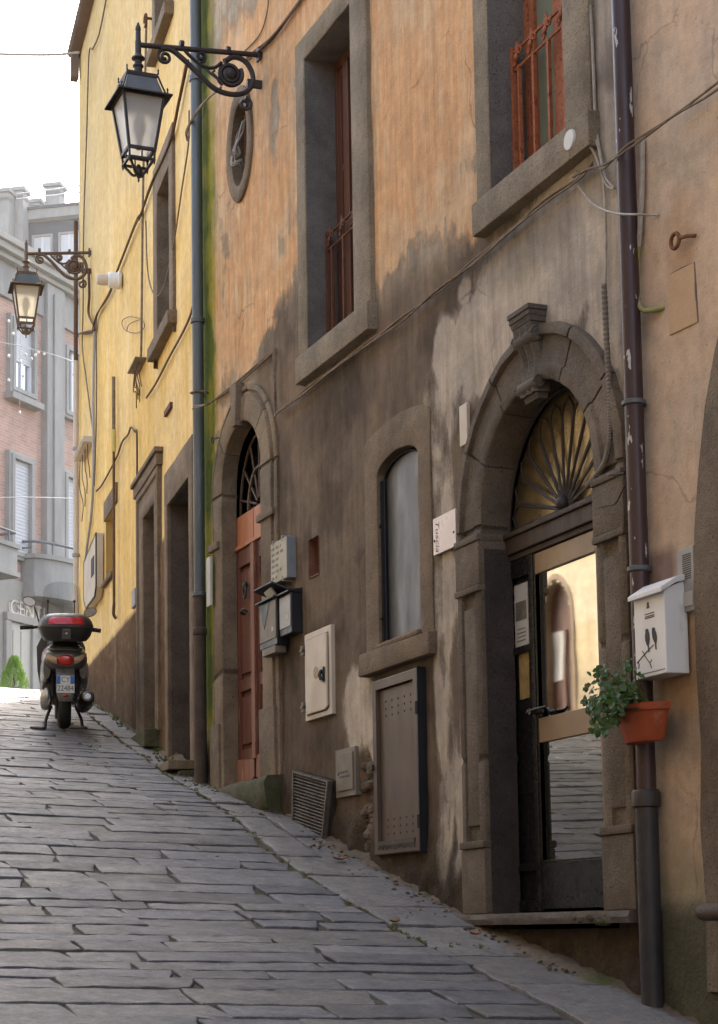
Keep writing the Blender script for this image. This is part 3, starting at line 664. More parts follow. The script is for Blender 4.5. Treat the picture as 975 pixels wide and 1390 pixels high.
# --- blind window with a sheet metal shutter
P_BL = [(0, -.03), (0, .010), (.04, .013), (.96, .014), (1, .011), (1, -.055)]
win = MB(); win.band(TB, BLo, BLi, P_BL); jitter(win, .006)
win = win.build('window', M['stone_m'], brown, smooth=50); tag(win, 'low arched window closed by a blue grey metal sheet')
s = MB(); s.box(TB, 9.80, 10.875, -.02, .062, 1.60, 1.745); s.box(TB, 10.0, 10.64, -.05, .042, 1.747, 1.785); jitter(s, .012); s.build('sill', M['stone_m'], win, bevel=.018, smooth=40)
s = MB(); n = 20; outl = arch(10.31, .30, 1.80, 2.83, .12)
s.prism(TB, outl, -.075, -.045)
sh = s.build('shutter', M['blue_m'], win, bevel=.003)
s = MB(); s.tube([TB(a, -.03, z) for a, z in densify(outl)], .007, 5); s.box(TB, 10.615, 10.64, -.05, -.01, 1.80, 2.84)
for z in (1.95, 2.55): s.lathe(TB(10.628, -.01, z), [(.012, 0), (.012, .012), (.004, .016)], 8, Vector((-1, 0, 0)))
s.build('shutter_frame', M['black_m'], sh)

# --- tall windows with iron guards
def tall_window(o_, i_, label, frame_m, bar_m, pane_m, rail_z, nb, stile):
    ya, yb = i_[0][0], i_[2][0]; za, zb = i_[0][1], i_[1][1]
    oo = densify(o_, .2); ii = []
    # matching inner outline
    Lo = [0]
    for p, q in zip(oo, oo[1:]): Lo.append(Lo[-1] + 1)
    segs = [(o_[k], o_[k + 1], i_[k], i_[k + 1]) for k in range(3)]; oo, ii = [], []
    for (p, q, r, s_) in segs:
        for k in range(8): t = k / 8; oo.append((p[0] + (q[0] - p[0]) * t, p[1] + (q[1] - p[1]) * t)); ii.append((r[0] + (s_[0] - r[0]) * t, r[1] + (s_[1] - r[1]) * t))
    oo.append(o_[3]); ii.append(i_[3])
    w = MB(); w.band(TB, oo, ii, [(0, -.03), (0, .035), (.05, .045), (.95, .045), (1, .038), (1, .034)]); jitter(w, .004)
    w = w.build('window', M['stone_w'], brown, smooth=40); tag(w, label)
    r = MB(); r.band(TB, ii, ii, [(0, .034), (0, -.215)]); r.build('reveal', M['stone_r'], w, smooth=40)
    s = MB(); s.box(TB, o_[0][0] - .03, o_[2][0] + .01, -.20, .075, za - .215 + .02, za - .06 + .055); jitter(s, .006); s.build('sill', M['stone_w'], w, bevel=.014, smooth=40)
    O = -.205; cy = (ya + yb) / 2 + stile
    c = MB()
    for (a, b) in ((ya, ya + .05), (yb - .05, yb)): c.box(TB, a, b, O - .05, O + .01, za, zb)
    c.box(TB, ya + .051, yb - .051, O - .05, O + .01, zb - .07, zb); c.box(TB, cy - .045, cy + .045, O - .04, O + .022, za, zb - .071)
    for (a, b) in ((ya + .052, ya + .105), (cy - .1, cy - .047), (cy + .047, cy + .1), (yb - .105, yb - .052)): c.box(TB, a, b, O - .045, O + .004, za + .001, zb - .072)
    for (a, b) in ((ya + .106, cy - .101), (cy + .101, yb - .106)):
        c.box(TB, a, b, O - .045, O + .004, za + .001, za + .16); c.box(TB, a, b, O - .045, O + .004, zb - .14, zb - .073)
        c.box(TB, a, b, O - .045, O + .002, za + 1.32, za + 1.37)
    c = c.build('casement', frame_m, w, bevel=.004)
    for (a, b) in ((ya + .106, cy - .101), (cy + .101, yb - .106)):
        p = MB(); p.box(TB, a, b, O - .03, O - .02, za + .161, za + 1.319); p.build('pane', pane_m, w)
        p = MB(); p.box(TB, a, b, O - .03, O - .02, za + 1.371, zb - .141); p.build('pane', pane_m, w)
    g = MB(); o = -.115; rz = rail_z
    g.tube([TB(ya, o, za + .06), TB(yb, o, za + .06)], .011, 6); g.tube([TB(ya - .01, o, rz), TB(yb + .01, o, rz)], .012, 6); g.tube([TB(ya - .01, o, rz - .11), TB(yb + .01, o, rz - .11)], .010, 6)
    for k in range(nb):
        y = ya + (yb - ya) * (k + .5) / nb
        g.box(TB, y - .010, y + .010, o - .010, o + .010, za + .02, rz - .10)
        for (dy, dz, sg) in ((-.03, -.03, 1), (.03, -.08, -1)):
            g.tube([TB(y + dy + .026 * (1 - q / 20) * math.cos(q * .5) * sg, o + .012, rz + dz + .026 * (1 - q / 20) * math.sin(q * .5)) for q in range(16)], .007, 5)
        g.ball(TB(y, o + .02, rz - .055), .018, 7, (.7, 1, 1.2))
        g.prism(TB, [(y - .025, rz - .01), (y, rz + .045), (y + .025, rz - .01), (y, rz - .05)], o + .004, o + .016)
    for y in (ya + .018, yb - .018): g.box(TB, y - .014, y + .014, o - .014, o + .014, za + .01, rz + .03)
    g.build('iron_guard', bar_m, w, smooth=40)
    return w
tall_window(W2o, W2i, 'taller stone framed window with dark brown casements', M['wood_brown'], M['rust_d'], M['pane'], 4.89, 4, .20)
M['pane_gr'] = M['pane_g']
tall_window(W1o, W1i, 'stone framed window with rust red iron guard and green glass', M['rust'], M['rust'], M['pane_g'], 4.92, 5, 0)

# --- oval window full of loose cables
oc = MB(); oc.band(TB, OCo, OC, [(0, -.02), (0, .022), (.1, .03), (.8, .03), (1, .018), (1, -.14)], closed=True); jitter(oc, .004)
oc = oc.build('oval_window', M['stone_m'], brown, smooth=50)
p = MB(); p.prism(TB, OC, -.16, -.14); p.build('pane', M['dark_in'], oc)
p = MB()
for k in range(3): y = 13.14 + .11 * k; p.tube([TB(y, -.07, 5.86), TB(y, -.07, 6.5)], .008, 5)
p.build('iron_bars', M['rust'], oc)
# --- little niche
ni = MB()
vs = [TB(a, o, z) for o in (.012, -.12) for a, z in NI]; ni.add(vs, [(0, 1, 5, 4), (1, 2, 6, 5), (2, 3, 7, 6), (3, 0, 4, 7), (4, 5, 6, 7)])
ni.build('niche', M['brick_in'], brown, solid=False)
# broken masonry at the foot, beside the hatch
rk = MB()
for k in range(34):
    y = 10.86 + random.random() * .14; z = .42 + random.random() * .75; rk.ball(TB(y, -.045 + random.random() * .02, z), .025 + random.random() * .04, 7, (.6, 1.1, .6))
jitter(rk, .035); rk.build('exposed_rubble', M['earth'], brown, smooth=12)

# ------------------------------------------------------------------ beige house, right
def beige_col(y, z):
    nl = fb(y * 1.1 + 31, z * 1.1); nm = fb(y * 3, z * 3 + 5); st = fb(y * 9, z * .9, 14.); ns = fb(y * 9, z * 9)
    c = lerp((.57, .43, .315), (.52, .42, .33), sm(-.2, .25, nl + .3 * st)); c = lerp(c, (.40, .335, .26), .55 * sm(.1, .35, nm + .3 * nl))
    c = lerp(c, (.50, .33, .20), .6 * sm(.12, .35, -nl + .3 * st) * sm(1.7, 1.2, z))
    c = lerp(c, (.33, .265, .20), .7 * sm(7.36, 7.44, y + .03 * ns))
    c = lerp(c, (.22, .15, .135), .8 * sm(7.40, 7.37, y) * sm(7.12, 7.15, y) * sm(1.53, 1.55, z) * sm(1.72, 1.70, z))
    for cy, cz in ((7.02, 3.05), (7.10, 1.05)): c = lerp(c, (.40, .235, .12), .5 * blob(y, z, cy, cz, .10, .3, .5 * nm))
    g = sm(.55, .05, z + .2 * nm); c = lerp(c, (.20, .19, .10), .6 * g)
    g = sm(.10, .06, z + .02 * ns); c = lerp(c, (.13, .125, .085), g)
    k = 1 + .14 * ns
    return (c[0] * k, c[1] * k, c[2] * k, 1 - .6 * g)
def beige_disp(y, z): return .015 + .008 * fb(y, z + 7) + .004 * fb(y * 4, z * 4) + .02 * sm(.08, .02, z)
beige = thing('beige_house', 'smooth beige plaster house beyond the purple downpipe', 'house', (XW + 3, 4.5, -.3))
DB = arch(5.95, .72, -.30, 1.30, 1.30); DBo = arch(5.95, 1.03, -.30, 1.50, 1.62)
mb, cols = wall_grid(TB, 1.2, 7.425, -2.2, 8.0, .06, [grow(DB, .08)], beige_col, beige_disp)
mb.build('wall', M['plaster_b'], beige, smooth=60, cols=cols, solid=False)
b = MB(); b.box(TB, 1.2, 7.425, -6.2, -5.9, -2.2, 8.0); b.box(TB, 1.2, 1.4, -5.9, -.3, -2.2, 8); b.box(TB, 7.27, 7.425, -5.9, -.3, -2.2, 8); b.build('rear_wall', M['dark_in'], beige)
rf = MB(); rf.loft([[TB(1.1, .35, 8.0), TB(7.28, .35, 8.0)], [TB(1.1, -3, 9.0), TB(7.28, -3, 9.0)], [TB(1.1, -6.4, 8.0), TB(7.28, -6.4, 8.0)], [TB(1.1, -6.4, 7.85), TB(7.28, -6.4, 7.85)], [TB(1.1, .35, 7.85), TB(7.28, .35, 7.85)], [TB(1.1, .35, 8.0), TB(7.28, .35, 8.0)]], cap=False, closed=False); rf.build('roof', M['roof'], beige)
d = MB(); d.band(TB, DBo, DB, [(0, -.02), (0, .035), (.06, .05), (.94, .05), (1, .04), (1, -.2)]); jitter(d, .015); d = d.build('doorway', M['stone'], beige, smooth=50)
q = MB(); q.prism(TB, arch(5.95, .74, -.3, 1.30, 1.32), -.24, -.2); q.build('door_leaf', M['wood_dark'], d)
q = MB(); secs = []
for k in range(20):
    y = 4.9 + 1.95 * k / 19; o = .13 + .01 * noise.noise(Vector((y * 4, 0, 0)))
    secs.append([TB(y, .02, .005)] + [TB(y, o + .05 * math.sin(a), .04 - .038 * math.cos(a)) for a in [math.pi * j / 8 for j in range(9)]] + [TB(y, .02, .076)])
q.loft(secs); q.build('threshold', M['stone_d'], d, smooth=50)
q = MB(); q.box(TB, 4.9, 6.82, .02, .09, -.75, .003); jitter(q, .02); q.build('step_footing', M['stone_d'], d, bevel=.02)
tr_ = MB()
def strip(p0, p1, w, m): m.tube([TB(*p0), TB(*p1)], w, 5)
y0, z0 = bw(912, 375); y1, z1 = bw(947, 357); y2, z2 = bw(952, 438); y3, z3 = bw(914, 456)
for a, b_, w in (((y0, z0), (y1, z1), .006), ((y1, z1), (y2, z2), .008), ((y2, z2), (y3, z3), .004)):
    tr_.tube([TB(a[0], .012, a[1]), TB((a[0] + b_[0]) / 2, .016, (a[1] + b_[1]) / 2 + .004), TB(b_[0], .012, b_[1])], w, 5)
hp = MB(); hp.prism(TB, [(y0, z0), (y1, z1), (y2, z2), (y3, z3)], .0, .022)
hp = hp.build('plastered_hatch', pm('hatch_plaster', (.52, .36, .22), (.46, .32, .20), 4, .95, bump=.003), beige, bevel=.003)
tr_.build('hatch_gap', M['stone_r'], hp)

# ------------------------------------------------------------------ yellow house
def yel_col(s, z):
    nl = fb(s * .8 + 51, z * .5); nm = fb(s * 2.5, z * 2.5 + 5); st = fb(s * 5, z * .5, 24.); ns = fb(s * 10, z * 10)
    c = lerp((.75, .515, .18), (.77, .56, .25), sm(-.2, .25, nl + .5 * st)); c = lerp(c, (.77, .65, .40), .4 * sm(.12, .35, st + .2 * nm)); c = lerp(c, (.64, .43, .14), .4 * sm(.15, .4, -st + .3 * nm))
    c = lerp(c, (.60, .47, .25), .5 * sm(6, 9, z + nm))
    zd = 3.27 + .03 * ns if s > 2.3 else 3.62 + .05 * ns
    if s < 1.75: zd = 1.6
    d = sm(.02, -.02, z - zd)
    if s < .4: d = 0
    dc = lerp((.215, .125, .062), (.15, .085, .042), sm(-.2, .3, nm)); dc = lerp(dc, (.30, .20, .115), .6 * sm(.05, .3, ns))
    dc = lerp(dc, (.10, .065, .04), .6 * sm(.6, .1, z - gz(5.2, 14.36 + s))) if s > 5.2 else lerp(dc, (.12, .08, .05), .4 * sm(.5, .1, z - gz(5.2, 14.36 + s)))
    dc = lerp(dc, (.33, .28, .22), .75 * sm(.06, .02, abs(s - 5.18 + .02 * ns)) * sm(2.4, 2.6, z))
    c = lerp(c, dc, d)
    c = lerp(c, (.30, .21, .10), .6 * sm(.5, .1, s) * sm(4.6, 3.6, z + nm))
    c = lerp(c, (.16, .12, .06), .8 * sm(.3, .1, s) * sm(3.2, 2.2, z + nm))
    k = 1 + .06 * ns
    return (c[0] * k, c[1] * k, c[2] * k, 1 - d)
def yel_disp(s, z):
    h = .012 * fb(s * .7, z * .7) + .004 * fb(s * 4, z * 4)
    zd = 3.27 if s > 2.3 else 3.62
    if s > 1.7 and z < zd: h += .018 * sm(0, .08, zd - z) + .015 * fb(s * 14, z * 14, 3)
    return h
yel = thing('yellow_house', 'tall ochre yellow house with rough brown dado further up the lane', 'house', (8, 18.5, 2))
SB, SA = 8.75, 0.0
DBi = rect(.42, 1.55, 1.42, 3.86); DBo2 = rect(.25, 1.70, 1.40, 4.18)
DAi = rect(2.26, 3.02, 1.88, 4.06); DAo = rect(2.05, 3.42, 1.85, 4.36)
SWi = rect(5.27, 6.00, 3.98, 4.70)
WAi = rect(1.36, 2.08, 5.57, 7.02); WAo = rect(1.18, 2.30, 5.37, 7.35)
WBi = rect(1.40, 2.14, 8.55, 10.2); WBo = rect(1.28, 2.30, 8.42, 10.4)
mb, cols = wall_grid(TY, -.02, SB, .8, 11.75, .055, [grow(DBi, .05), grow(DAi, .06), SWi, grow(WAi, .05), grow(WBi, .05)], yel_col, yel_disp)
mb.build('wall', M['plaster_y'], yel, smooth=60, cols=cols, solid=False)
b = MB(); b.box(TY, 0, SB, -7.0, -6.7, .8, 11.75); b.box(TY, SB - .2, SB, -6.7, -.01, .5, 11.75); b.box(TY, 0, .1, -6.7, -.3, .8, 11.75); b.box(TY, .1, SB - .2, -6.7, -.5, 5.0, 5.2)
b.build('rear_wall', M['eave'], yel)
r = MB(); r.loft([[TY(-.0, .10, 11.72), TY(SB + .02, .10, 11.72)], [TY(-.0, -3.4, 13.0), TY(SB + .02, -3.4, 13.0)], [TY(-.0, -7.4, 11.72), TY(SB + .02, -7.4, 11.72)], [TY(-.0, -7.4, 11.58), TY(SB + .02, -7.4, 11.58)], [TY(-.0, .10, 11.58), TY(SB + .02, .10, 11.58)], [TY(-.0, .10, 11.72), TY(SB + .02, .10, 11.72)]], cap=False, closed=False)
r = r.build('roof', M['eave'], yel)
g = MB(); g.loft([[TY(s, .10 + .06 * math.cos(a), 11.66 + .07 * math.sin(a)) for a in [math.pi * k / 6 - math.pi for k in range(7)]] for s in (0, SB + .03)], cap=False, closed=False); g.box(TY, SB - .16, SB + .01, .02, .12, 11.25, 11.57); g.build('gutter', M['eave'], r, solid=False)
P3 = [(0, -.02), (0, .03), (.06, .036), (.94, .036), (1, .03), (1, -.0)]
def rect_open(T, o_, i_, parent, name, label, m, depth, prof3=P3, reveal=None):
    oo, ii = [], []
    for k in range(3):
        for j in range(6):
            t = j / 6; oo.append((o_[k][0] + (o_[k + 1][0] - o_[k][0]) * t, o_[k][1] + (o_[k + 1][1] - o_[k][1]) * t)); ii.append((i_[k][0] + (i_[k + 1][0] - i_[k][0]) * t, i_[k][1] + (i_[k + 1][1] - i_[k][1]) * t))
    oo.append(o_[3]); ii.append(i_[3])
    w = MB(); w.band(T, oo, ii, prof3); jitter(w, .004); w = w.build(name, m, parent, smooth=40)
    if label: tag(w, label)
    r = MB(); r.band(T, ii, ii, [(0, 0), (0, -depth)]); r.build('reveal', reveal or M['stone_d'], w)
    return w
w = rect_open(TY, DBo2, DBi, yel, 'door', 'wide dark doorway nearest the zinc pipe', M['stone_m'], .34)
l = MB(); l.box(TY, .43, 1.54, -.39, -.34, 1.42, 3.86)
for k in range(6): l.box(TY, .46 + k * .18, .61 + k * .18, -.345, -.325, 1.5, 3.8)
l.build('door_leaf', M['wood_dark'], w, bevel=.004)
sp = MB(); sp.box(TY, .30, 1.90, -.3, .24, 1.33, 1.41); sp.build('doorstep', M['stone'], w, bevel=.012)
sp = MB(); sp.box(TY, .62, 1.84, -.2, .20, .9, 1.328); sp.build('step_footing', pm('stained_concrete_step', (.21, .165, .10), (.14, .115, .07), 3, .9, bump=.006, bscale=20), w, bevel=.01)
sp = MB(); sp.box(TY, .26, .6, -.1, .16, 1.0, 1.32); jitter(sp, .02); sp.build('kerb_block', M['moss_stone'], w, bevel=.03)
w = rect_open(TY, DAo, DAi, yel, 'door', 'narrow doorway in a moulded plaster frame', M['stone_m'], .26, [(0, -.02), (0, .045), (.22, .05), (.26, .03), (.55, .03), (.60, .042), (.95, .042), (1, .03), (1, 0)], reveal=M['stone_m'])
cr = MB(); cr.prism(TY, [(2.0, 4.36), (2.0, 4.47), (3.5, 4.47), (3.5, 4.36)], -.02, .06); cr.prism(TY, [(1.96, 4.472), (1.96, 4.52), (3.54, 4.52), (3.54, 4.472)], -.02, .085); cr.build('cornice', M['stone_m'], w, bevel=.01)
l = MB(); l.box(TY, 2.27, 3.01, -.32, -.26, 1.88, 4.06); l.box(TY, 2.35, 2.95, -.27, -.245, 2.1, 2.9); l.box(TY, 2.35, 2.95, -.27, -.245, 3.0, 3.9); l.build('door_leaf', M['wood_dark'], w, bevel=.006)
sp = MB(); sp.box(TY, 2.15, 3.3, -.2, .16, 1.70, 1.875); jitter(sp, .015); sp.build('doorstep', M['moss_stone'], w, bevel=.015)
# small blind window: lintel painted brown, yellow back
sw = MB(); vs = [TY(a, o, z) for o in (.012, -.16) for a, z in SWi]; sw.add(vs, [(0, 1, 5, 4), (1, 2, 6, 5), (2, 3, 7, 6), (3, 0, 4, 7), (4, 5, 6, 7)])
sw = sw.build('blind_window', pm('yellow_niche', (.50, .35, .12), (.44, .30, .11), 3, .9, bump=.002), yel, solid=False)
q = MB(); q.box(TY, 5.08, 6.12, -.02, .022, 4.705, 4.93); q.build('lintel', M['stone_m'], sw, bevel=.006)
q = MB(); q.box(TY, 5.3, 6.15, -.1, .05, 3.93, 3.975); q.build('sill', M['stone_m'], sw, bevel=.006)
for o_, i_, lab in ((WAo, WAi, 'narrow window over the moulded doorway'), (WBo, WBi, 'top floor window under the eave')):
    w = rect_open(TY, o_, i_, yel, 'window', lab, M['stone_m'], .2, reveal=M['stone_m'])
    a0, a1, z0, z1 = i_[0][0], i_[2][0], i_[0][1], i_[1][1]
    f = MB(); f.box(TY, a0, a0 + .07, -.24, -.18, z0, z1); f.box(TY, a1 - .07, a1, -.24, -.18, z0, z1); f.box(TY, a0 + .071, a1 - .071, -.24, -.18, z1 - .07, z1); f.box(TY, a0 + .071, a1 - .071, -.24, -.18, z0, z0 + .1); f.box(TY, (a0 + a1) / 2 - .04, (a0 + a1) / 2 + .04, -.235, -.175, z0 + .101, z1 - .071)
    f = f.build('casement', M['iron'], w, bevel=.004)
    p = MB(); p.box(TY, a0 + .071, a1 - .071, -.225, -.215, z0 + .101, z1 - .071); p.build('pane', M['pane'], w)
    q = MB(); q.box(TY, o_[0][0] - .05, o_[2][0] + .04, -.15, .09, z0 - .13, z0 - .002); q.build('sill', M['stone_m'], w, bevel=.01)
# ------------------------------------------------------------------ ground and paving
def xwall(t): return XW if t < 14.36 else XW + (t - 14.36) * math.tan(YA)
g = MB()
xs = [-160, -60, -20, -8, -4, -1, 1, 2.5, 4, 4.8, 6, 9, 14, 30, 80, 200]
ts = [-160, -60, -20, -10, -5] + [k * .5 for k in range(0, 70)] + [36, 38, 40, 43, 47, 52, 60, 80, 120, 250, 500]
g.v = [Vector((x, t, gz(x, t) - .014)) for t in ts for x in xs]; n = len(xs)
g.f = [[i * n + j, i * n + j + 1, (i + 1) * n + j + 1, (i + 1) * n + j] for i in range(len(ts) - 1) for j in range(n - 1)]
tag(g.build('ground', M['joint'], None, smooth=60, solid=False), kind='structure')

pv = MB(); pc = []
rnd = random.Random(3)
def slab_(c4, hj, col):
    # c4: four plan corners (x, t) counter clockwise; worn, rounded, slightly uneven stone
    per = []
    for i in range(4):
        a, b = c4[i], c4[(i + 1) % 4]; L_ = math.hypot(b[0] - a[0], b[1] - a[1]); n = max(2, int(L_ / .055))
        for k in range(n):
            t = k / n; per.append((a[0] + (b[0] - a[0]) * t, a[1] + (b[1] - a[1]) * t))
    cx = sum(p[0] for p in per) / len(per); cy = sum(p[1] for p in per) / len(per); sd = rnd.random() * 50
    tx, ty = rnd.uniform(-.005, .005), rnd.uniform(-.018, .014)
    rings = []
    for ins, dz in ((.0, -.06), (.0, -.007), (.002, -.002), (.006, .0)):
        rg = []
        for x, t in per:
            w = .014 * noise.noise(Vector((x * 5, t * 5, sd))) + .010 * noise.noise(Vector((x * 17, t * 17, sd))) + .007 * noise.noise(Vector((x * 45, t * 45, sd)))
            dx, dy = cx - x, cy - t; L_ = math.hypot(dx, dy); x2 = x + dx / L_ * (ins * 1.4 + w + .004); t2 = t + dy / L_ * (ins * 1.4 + w + .004)
            e = .005 * noise.noise(Vector((x * 9, t * 9, sd + 5))) + .004 * noise.noise(Vector((x * 30, t * 30, sd + 5)))
            rg.append(Vector((x2, t2, gz(x2, t2) + hj + dz + tx * (x - cx) + ty * (t - cy) + e * (1 if dz > -.05 else 0))))
        rings.append(rg)
    n = len(per); base = len(pv.v)
    for rg in rings: pv.v += rg; pc.extend([col] * n)
    # inner field with a little relief
    inn = []
    for q in (.62, .25):
        for x, t in per:
            x2 = cx + (x - cx) * q; t2 = cy + (t - cy) * q
            inn.append(Vector((x2, t2, gz(x2, t2) + hj + tx * (x2 - cx) + ty * (t2 - cy) + .008 * noise.noise(Vector((x2 * 4, t2 * 4, sd))))))
    pv.v += inn; pc.extend([col] * (2 * n)); pv.v.append(Vector((cx, cy, gz(cx, cy) + hj))); pc.append(col)
    for r in range(5):
        for k in range(n): l = (k + 1) % n; pv.f.append([base + r * n + k, base + r * n + l, base + (r + 1) * n + l, base + (r + 1) * n + k])
    for k in range(n): pv.f.append([base + 5 * n + k, base + 5 * n + (k + 1) % n, base + 6 * n])
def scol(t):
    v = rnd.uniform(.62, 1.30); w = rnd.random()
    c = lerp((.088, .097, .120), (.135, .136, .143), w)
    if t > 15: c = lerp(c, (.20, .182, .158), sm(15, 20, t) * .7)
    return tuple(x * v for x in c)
def xstrip(t): return 3.97 if t < 11 else (3.97 + (t - 11) / 5.5 * .62 if t < 16.5 else xwall(t) - .30)
t = 4.6; rowi = 0
def wob(x, t): return .03 * noise.noise(Vector((x * .55, t * .9, 3.))) - .018 * (x - 2)
while t < 27.5:
    d = rnd.uniform(.14, .25) if rnd.random() < .8 else rnd.uniform(.25, .33)
    x = -1.0 - rnd.random() * .5; xe = xstrip(t + d / 2)
    while x < xe - .1:
        L_ = rnd.uniform(.32, .92)
        if xe - (x + L_) < .3: L_ = xe - x
        x1 = min(x + L_, xe); gp = rnd.uniform(.001, .006); sk = rnd.uniform(-.05, .05)
        ta, tb = t + gp, t + d - rnd.uniform(.001, .008)
        if rnd.random() < .12: tb -= rnd.uniform(.008, .03)
        c4 = [(x + gp, ta + wob(x, t)), (x1 - gp + sk, ta + wob(x1, t)), (x1 - gp - sk * .3, tb + wob(x1, t + d)), (x + gp, tb + wob(x, t + d))]
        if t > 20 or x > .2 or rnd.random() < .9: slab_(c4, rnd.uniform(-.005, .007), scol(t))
        x = x1
    t += d; rowi += 1
t = 5.0
while t < 27.5:
    L_ = rnd.uniform(.42, .85); t1 = t + L_; a0, a1 = xstrip(t) + .015, xstrip(t1) + .015; b0, b1 = xwall(t) - .05, xwall(t1) - .05
    if rnd.random() < .3 and t < 12:
        m0, m1 = a0 + (b0 - a0) * .55, a1 + (b1 - a1) * .55
        slab_([(a0, t + .008), (m0 - .008, t + .008), (m1 - .008, t1 - .008), (a1, t1 - .008)], rnd.uniform(-.006, .01), lerp(scol(t), (.20, .19, .18), .5)); a0, a1 = m0 + .008, m1 + .008
    sk = rnd.uniform(-.04, .04)
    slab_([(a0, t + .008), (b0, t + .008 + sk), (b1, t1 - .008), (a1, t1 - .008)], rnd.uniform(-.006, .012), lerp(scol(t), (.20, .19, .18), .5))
    t = t1
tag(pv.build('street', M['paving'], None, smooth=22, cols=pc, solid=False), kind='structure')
# sandy rubble fillet between the last slab and the house foot
gt = MB(); secs = []
k = 0; t = 6.6
while t < 23:
    w = .10 + .07 * abs(noise.noise(Vector((t * 1.7, 2, 0)))) + (.12 * sm(9.4, 9.0, t) * sm(7.5, 8, t)) + (.1 * math.exp(-((t - 11.2) / .6) ** 2)); xw_ = xwall(t)
    row = []
    for j in range(7):
        u = j / 6; x = xw_ + .05 - u * (w + .05)
        row.append(Vector((x, t, gz(x, t) + .055 * (1 - u) ** 1.5 - .02 * u + .035 * noise.noise(Vector((x * 13, t * 13, 1))) * (1 - u * .5))))
    secs.append(row); t += .05
gt.loft(secs, cap=False, closed=False); tag(gt.build('gutter', M['earth'], None, smooth=70, solid=False), kind='structure')
peb = MB()
for k in range(420):
    t = rnd.uniform(8, 16); x = xwall(t) - .04 - abs(rnd.gauss(0, .10)); r = rnd.uniform(.004, .016)
    peb.ball((x, t, gz(x, t) + r * .4), r, 6, (1, rnd.uniform(.6, 1.3), .6))
tag(peb.build('gravel', M['earth'], None, smooth=40), 'loose crumbs of plaster and grit lying along the house foot', 'gravel', kind='stuff')
# weeds and moss in the joints
wd = MB()
def tuft(x, t, n, h):
    for k in range(n):
        a = rnd.random() * 6.28; r = rnd.random() * h * .8; b = Vector((x + math.cos(a) * r * .7, t + math.sin(a) * r * .7, gz(x, t) - .01)); a2 = rnd.random() * 6.28
        tip = b + Vector((math.cos(a2) * h * .6, math.sin(a2) * h * .6, h * rnd.uniform(.35, 1))); s = Vector((-math.sin(a2), math.cos(a2), 0)) * h * .12
        wd.add([b - s, b + s, (b + tip) / 2 + s * .9 + Vector((0, 0, h * .1)), tip, (b + tip) / 2 - s * .9 + Vector((0, 0, h * .1))], [(0, 1, 2, 3, 4)])
for k in range(260):
    t = rnd.uniform(8.5, 22); x = xstrip(t) + rnd.gauss(0, .018); tuft(x, t, rnd.randint(3, 9), rnd.uniform(.012, .035))
for k in range(120):
    t = rnd.uniform(13.5, 22); tuft(xwall(t) - abs(rnd.gauss(.03, .05)), t, rnd.randint(4, 12), rnd.uniform(.02, .07))
for (px, py) in ((645, 1285), (590, 1205), (270, 1072), (285, 1082), (210, 1012), (545, 1243), (130, 1013), (160, 1000), (215, 1010), (330, 1105), (350, 1105)):
    d = ray(px, py); k = 5.0
    while k < 30 and (d * k).z < gz((d * k).x, (d * k).y): pass_ = 0; k += .02
    k = 5.0
    while k < 30:
        p = d * k
        if p.z <= gz(p.x, p.y): break
        k += .02
    for q in range(10): tuft(p.x + rnd.gauss(0, .05), p.y + rnd.gauss(0, .05), 8, rnd.uniform(.012, .03))
for k in range(40):
    t = rnd.uniform(9, 20); tuft(rnd.uniform(1.8, xstrip(t)), t, 6, rnd.uniform(.01, .03))
tag(wd.build('joint_weeds', M['grass'], None, solid=False), 'small weeds and moss growing in the paving joints', 'weeds', kind='stuff')
def gpt(px, py):
    d = ray(px, py); k = 5.0
    while k < 30:
        p = d * k
        if p.z <= gz(p.x, p.y) + .012: return p
        k += .01
    return p
for i, (px, py, r, lab) in enumerate(((147, 1001, .05, 'curled red brown dry leaf on the paving behind the scooter'), (646, 1270, .035, 'small dark dry leaf on the paving in front of the glazed door'), (536, 1253, .03, 'scrap of dry leaf lying in a paving joint'), (462, 1168, .05, 'reddish dry leaf beside the sheet metal cabinet'))):
    p = gpt(px, py); m = MB(); vs = []
    for k in range(9): u = k / 8 * 2 - 1; w = r * .55 * math.sqrt(max(0, 1 - u * u)); vs += [p + Vector((u * r, -w, .012 + .25 * r * u * u)), p + Vector((u * r, 0, .004 + .25 * r * u * u)), p + Vector((u * r, w, .018 + .25 * r * u * u))]
    m.add(vs, [(3 * k + j, 3 * k + j + 1, 3 * k + j + 4, 3 * k + j + 3) for k in range(8) for j in (0, 1)])
    tag(m.build('dry_leaf', M['leaf_dry'], None, smooth=60, solid=False), lab, 'leaf', 'dry leaves on the lane')

